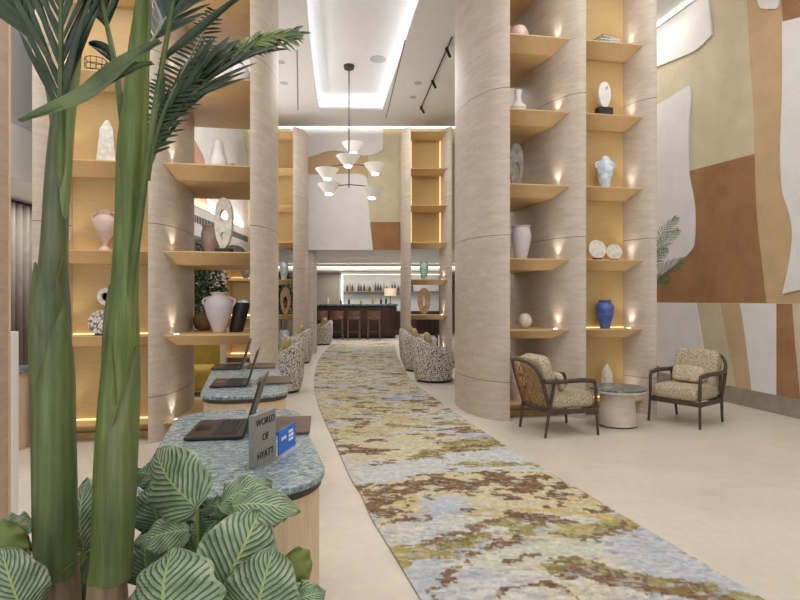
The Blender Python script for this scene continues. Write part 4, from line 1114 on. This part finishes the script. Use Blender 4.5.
t = MB().prism([(-1.55, 1.0), (-.28, 1.0), (-.28, 1.60), (-1.55, 1.60)], 0, SZ+.02)
pt = thing('planter_box', 'grey planter box holding the palms and striped plants', 'planter', (0, 0, 0))
b = MB()
for x0, x1, y0, y1 in ((-1.55, -.2, .95, .98), (-1.55, -.2, 1.6, 1.63), (-1.55, -1.52, .98, 1.6), (-.23, -.2, .98, 1.6)): b.box(x0, x1, y0, y1, 0, SZ+.04)
b.build('box', M['planter'], pt, smooth=0)
MB().box(-1.52, -.23, .98, 1.6, .02, SZ).build('soil', M['soil'], pt, smooth=0)

def stem(parent, rows, D, mat, name, n=20):
    """rows: (px, py, width_px) top to bottom order free"""
    pts = [PX(x, y, D) for x, y, w in rows]; rad = [w/2/F*D for x, y, w in rows]
    P = smoothpath([p for p in pts], 5); Q = smoothpath([Vector((r, 0, 0)) for r in rad], 5)
    base = parent.location
    return MB().tube([p-base for p in P], [q.x for q in Q], n).build(name, M[mat], parent, smooth=60)
def palmroot(label, x, D, nm='palm_tree'):
    q = PX(x, 600, D); return thing(nm, label, 'palm', (q.x, q.y, SZ), 0, 'palms in the planter')
def rel(parent, x, y, D): return PX(x, y, D)-parent.location
Da, Db = 1.36, 1.28
pa = palmroot('left palm with thick green trunk in the near planter', 57, Da)
ysoil = lambda D: 300+(CH-SZ)*F/D
stem(pa, [(59, ysoil(Da), 46), (58, 610, 42), (57, 570, 40)], Da, 'bark', 'trunk_base')
stem(pa, [(57, 575, 38), (54, 540, 37), (53, 480, 37), (52, 420, 37), (51, 360, 37), (51, 310, 35), (53, 270, 27), (55, 230, 24), (57, 180, 22), (59, 140, 19), (61, 100, 14)], Da, 'trunk', 'trunk')
stem(pa, [(56, 575, 37), (56, 500, 38), (55, 420, 37), (56, 370, 33), (60, 325, 17), (63, 302, 3)], Da-.012, 'sheath', 'sheath')
stem(pa, [(54, 440, 16), (51, 400, 28), (48, 360, 33), (45, 310, 26), (39, 285, 14), (35, 263, 2)], Da-.008, 'sheath', 'sheath')
stem(pa, [(60, 235, 4), (63, 200, 12), (68, 120, 13), (73, 70, 14), (77, 50, 10), (88, 25, 7), (104, -5, 6)], Da-.004, 'sheath_pale', 'sheath')
pb = palmroot('right palm with thick bright green trunk in the near planter', 107, Db)
stem(pb, [(106, ysoil(Db), 44), (107, 620, 40), (107, 578, 36)], Db, 'bark', 'trunk_base')
stem(pb, [(108, 580, 36), (111, 545, 37), (114, 500, 40), (117, 440, 40), (120, 390, 38), (122, 340, 33), (124, 300, 27), (126, 260, 25), (129, 210, 26), (132, 150, 28), (136, 100, 24), (139, 50, 20), (143, 10, 16), (146, -40, 12)], Db, 'trunk_b', 'trunk')
stem(pb, [(113, 578, 34), (117, 500, 36), (119, 440, 34), (126, 400, 22), (134, 365, 8), (138, 345, 2)], Db-.012, 'sheath', 'sheath')
stem(pb, [(113, 420, 24), (112, 370, 20), (111, 320, 14), (110, 285, 3)], Db-.008, 'trunk', 'sheath')
stem(pb, [(121, 385, 26), (125, 335, 22), (129, 290, 15), (134, 262, 8)], Db-.006, 'sheath', 'sheath')
def rim(par, pts, D, dz):
    o = MB().tube(smoothpath([PX(x, y, D-d)-par.location for x, y, d in pts], 5), .0014, 6).build('sheath_rim', M['rim'], par); o['label'] = 'dry brown sheath edge'
rim(pa, [(64, 301, .018), (57, 318, .028), (49, 345, .036), (43, 372, .036), (38, 402, .022)], Da, 0)
rim(pa, [(35, 262, .012), (42, 280, .028), (50, 290, .034), (58, 276, .034), (63, 255, .02)], Da, 0)
rim(pa, [(39, 575, .02), (50, 576, .048), (62, 571, .05), (74, 562, .026)], Da, 0)
rim(pb, [(138, 345, .014), (133, 362, .03), (126, 384, .04), (118, 408, .046), (112, 430, .046)], Db, 0)
rim(pb, [(110, 284, .014), (111, 320, .03), (113, 360, .042), (116, 405, .046)], Db, 0)
# fronds: (points px, depth), rachis radius, leaflets
def fr(par, pts, rr, lf, n, ll, mat, seed, wid=.016, droop=.3, plane=None, ang=40):
    frond_mesh([rel(par, *p) for p in pts], rr, lf, n, ll, mat, par, droop, wid, seed, plane, ang)
fr(pa, [(58, 185, 1.36), (53, 120, 1.355), (47, 84, 1.355), (34, 45, 1.35), (16, 2, 1.34), (-8, -60, 1.33), (-60, -170, 1.3)], .009, .52, 22, .28, 'frond', 1, .007, ang=30, droop=.03)
fr(pa, [(59, 215, 1.36), (61, 150, 1.335), (61, 80, 1.33), (61, 0, 1.33), (60, -60, 1.33), (54, -190, 1.3)], .010, .30, 24, .34, 'frond', 2, .0075, ang=24, droop=.0)
fr(pa, [(74, 60, 1.37), (88, 25, 1.38), (104, -5, 1.4), (125, -60, 1.42), (160, -130, 1.44)], .007, .60, 12, .22, 'frond', 8, .008, ang=30, droop=.03)
fr(pb, [(127, 335, 1.28), (133, 270, 1.255), (138, 235, 1.245), (150, 140, 1.22), (163, 60, 1.2), (174, 0, 1.19), (190, -90, 1.16), (210, -200, 1.1)], .0105, .66, 20, .26, 'frond', 3, .008, ang=28, droop=.02)
fr(pb, [(130, 175, 1.28), (122, 115, 1.285), (116, 70, 1.3), (108, 30, 1.33), (100, -6, 1.35), (88, -60, 1.38), (70, -150, 1.42)], .010, .50, 16, .26, 'frond', 4, .008, ang=28, droop=.02)
fr(pb, [(136, 80, 1.32), (148, 50, 1.38), (172, 10, 1.48), (205, -40, 1.6)], .008, .4, 14, .2, 'frond', 5, .008, ang=35, droop=.05)
# comb-like frond and the one whose pale tip crosses the column
fr(pb, [(148, 180, 1.34), (154, 145, 1.36), (166, 108, 1.4), (182, 74, 1.46), (200, 40, 1.54), (214, 10, 1.6)], .006, .14, 34, .085, 'frond', 7, .0042, .05, ang=66)
fr(pb, [(146, 175, 1.34), (168, 124, 1.40), (198, 90, 1.46), (238, 58, 1.56), (294, 34, 1.66)], .006, .10, 24, .20, 'frond', 6, .0065, .05, ang=13)
fr(pb, [(150, 150, 1.38), (170, 108, 1.42), (196, 74, 1.48), (226, 50, 1.56)], .006, .10, 20, .20, 'frond', 10, .0075, .02, ang=10)
fr(pb, [(215, 70, 1.55), (240, 50, 1.58), (268, 36, 1.62), (297, 33, 1.66)], .004, .15, 22, .085, 'frond_light', 9, .0055, .35, ang=30)
# one broad drooping blade crossing in front of the trunks
def blade(par, pts, w, mat, name='leaf_blade'):
    path = smoothpath([rel(par, *p) for p in pts], 8); m = len(path); b = MB()
    for i, p in enumerate(path):
        d = (path[min(i+1, m-1)]-path[max(i-1, 0)]).normalized(); s = d.cross(Vector((0, -1, 0))).normalized()
        f_ = i/(m-1); ww = w*min(1, .12+f_*2.4)*(1-f_**2.2)**.9+.0006
        b.v += [tuple(p-s*ww), tuple(p+Vector((0, .012, 0))), tuple(p+s*ww)]
    for i in range(m-1):
        e = 3*i; b.f += [(e, e+1, e+4, e+3), (e+1, e+2, e+5, e+4)]
    o = b.build(name, M[mat], par, smooth=70); so = o.modifiers.new('s', 'SOLIDIFY'); so.thickness = .0012; return o
blade(pb, [(160, 40, 1.2), (125, 60, 1.16), (85, 92, 1.12), (50, 108, 1.08), (18, 120, 1.05)], .021, 'blade')
blade(pb, [(152, 62, 1.2), (130, 68, 1.17), (105, 82, 1.14), (72, 102, 1.12)], .013, 'blade')
blade(pb, [(118, 66, 1.4), (105, 50, 1.42), (95, 44, 1.44), (88, 43, 1.45)], .016, 'frond')
blade(pb, [(160, 60, 1.25), (185, 40, 1.24), (215, 15, 1.22), (240, -5, 1.2)], .012, 'frond')

# palm behind the right column
t = thing('potted_palm', 'feathery potted palm peeking out behind the column by the mural', 'palm', (3.72, 8.35, 0))
MB().lathe([(0, 0), (.16, 0), (.2, .4), (.18, .4), (.17, .36), (0, .36)], 24).build('pot', M['v_grey'], t)
MB().tube([(0, 0, .3), (0, 0, 1.7)], .02, 8).build('stem', M['rachis'], t)
for k, (x, y, z) in enumerate([(.45, -.1, 2.45), (.42, .2, 2.2), (.5, -.2, 2.0), (-.4, .1, 2.5), (-.35, -.3, 2.2), (.3, -.35, 2.6), (.35, 0, 1.75)]):
    frond_mesh([(0, 0, 1.4), (x*.4, y*.4, 1.4+(z-1.4)*.7), (x, y, z)], .006, .25, 30, .17, 'blade', t, .15, .004, 20+k)

# ------------------------------------------------------------------ striped foliage plants
def calathea_leaf(par, B, T, width, mat='calathea', bulge=.12, wave=.012, facing=(0, -1, .45), seed=0, curl=.15):
    rnd = random.Random(seed); nu, nv = 22, 12
    ax = T-B; L = ax.length; d = ax.normalized(); N = Vector(facing); N = (N-d*N.dot(d)).normalized(); S = d.cross(N).normalized()
    b = MB(); uv = []
    ph = rnd.uniform(0, 6)
    for i in range(nu+1):
        t_ = i/nu
        w = width*.5*(math.sin(math.pi*(t_**.72))**.62 if 0 < t_ < 1 else 0)
        c = B+d*L*t_+N*(bulge*L*math.sin(math.pi*t_)-curl*L*t_*t_)
        for j in range(nv+1):
            s = -1+2*j/nv
            off = -abs(s)**1.6*w*.22+.02*w*abs(s)+wave*math.sin(t_*17+ph+s*2)*abs(s)**2+.004*math.sin(t_*75-abs(s)*22)*abs(s)*(1-abs(s)**4)
            p = c+S*s*w+N*off+d*(abs(s)**2*-.03*L)
            b.v.append(tuple(p)); uv.append((t_, .5+s/2))
    for i in range(nu):
        for j in range(nv):
            a = i*(nv+1)+j; b.f.append((a, a+1, a+nv+2, a+nv+1))
    o = b.build('leaf', M[mat], par, smooth=80, uv=uv)
    so = o.modifiers.new('s', 'SOLIDIFY'); so.thickness = .0015
    return o
def petiole(par, leaf_base, ground, leaf):
    MB().tube(smoothpath([ground, ground.lerp(leaf_base, .5)+Vector((0, 0, .03)), leaf_base], 5), .0045, 7).build('petiole', M['petiole'], leaf)
def calathea(label, cx, cy, leaves):
    t = thing('striped_foliage_plant', label, 'plant', (cx, cy, SZ), 0, 'striped foliage plants')
    for k, (bx, by, bd, tx, ty, td, w, mat, fc) in enumerate(leaves):
        B = PX(bx, by, bd)-t.location; T = PX(tx, ty, td)-t.location
        lf = calathea_leaf(t, B, T, w*1.12, mat, seed=k+int(cx*100), facing=fc)
        g_ = Vector((math.cos(k*2.4)*.05, math.sin(k*2.4)*.05, 0))
        petiole(t, B, g_, lf)
    return t
UPF = (0, -.7, .7); FRF = (0, -1, .25); RTF = (.4, -.8, .4); LTF = (-.4, -.8, .4); DNF = (.3, -1, -.3)
calathea('large striped plant right of the trunks, in front of the nearest desk', -.55, 1.40, [
 (197, 508, 1.36, 148, 447, 1.46, .155, 'calathea', LTF),
 (220, 505, 1.40, 270, 478, 1.42, .085, 'calathea', UPF),
 (232, 506, 1.37, 298, 507, 1.34, .095, 'calathea', UPF),
 (222, 588, 1.25, 262, 508, 1.32, .165, 'calathea', RTF),
 (255, 625, 1.22, 272, 548, 1.24, .155, 'calathea', FRF),
 (170, 632, 1.14, 166, 546, 1.20, .235, 'calathea', LTF),
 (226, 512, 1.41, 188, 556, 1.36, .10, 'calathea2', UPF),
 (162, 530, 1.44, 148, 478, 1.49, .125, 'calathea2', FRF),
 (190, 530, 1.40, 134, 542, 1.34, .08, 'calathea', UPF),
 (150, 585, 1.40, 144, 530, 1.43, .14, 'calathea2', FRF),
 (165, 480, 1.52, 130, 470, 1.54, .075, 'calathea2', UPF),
 (288, 555, 1.36, 310, 578, 1.34, .075, 'leafback', RTF),
 (288, 605, 1.26, 322, 590, 1.24, .07, 'calathea', UPF),
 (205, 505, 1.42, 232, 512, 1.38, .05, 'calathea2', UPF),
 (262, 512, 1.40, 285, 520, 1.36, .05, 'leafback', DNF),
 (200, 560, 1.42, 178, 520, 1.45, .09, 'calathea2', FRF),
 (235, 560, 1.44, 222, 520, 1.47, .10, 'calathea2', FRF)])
calathea('striped plant between and left of the palm trunks', -.95, 1.30, [
 (84, 550, 1.46, 82, 478, 1.5, .12, 'calathea', FRF),
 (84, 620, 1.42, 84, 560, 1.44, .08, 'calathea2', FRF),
 (2, 530, 1.32, 40, 522, 1.36, .07, 'calathea', UPF),
 (14, 560, 1.30, 2, 520, 1.30, .07, 'leafback', RTF),
 (24, 615, 1.22, 0, 550, 1.2, .12, 'calathea', RTF),
 (12, 572, 1.3, 38, 586, 1.28, .06, 'calathea', UPF),
 (26, 625, 1.24, 32, 580, 1.26, .07, 'calathea2', FRF),
 (10, 555, 1.36, 30, 540, 1.4, .07, 'leafback', FRF),
 (95, 575, 1.45, 78, 548, 1.48, .05, 'leafback', UPF)])
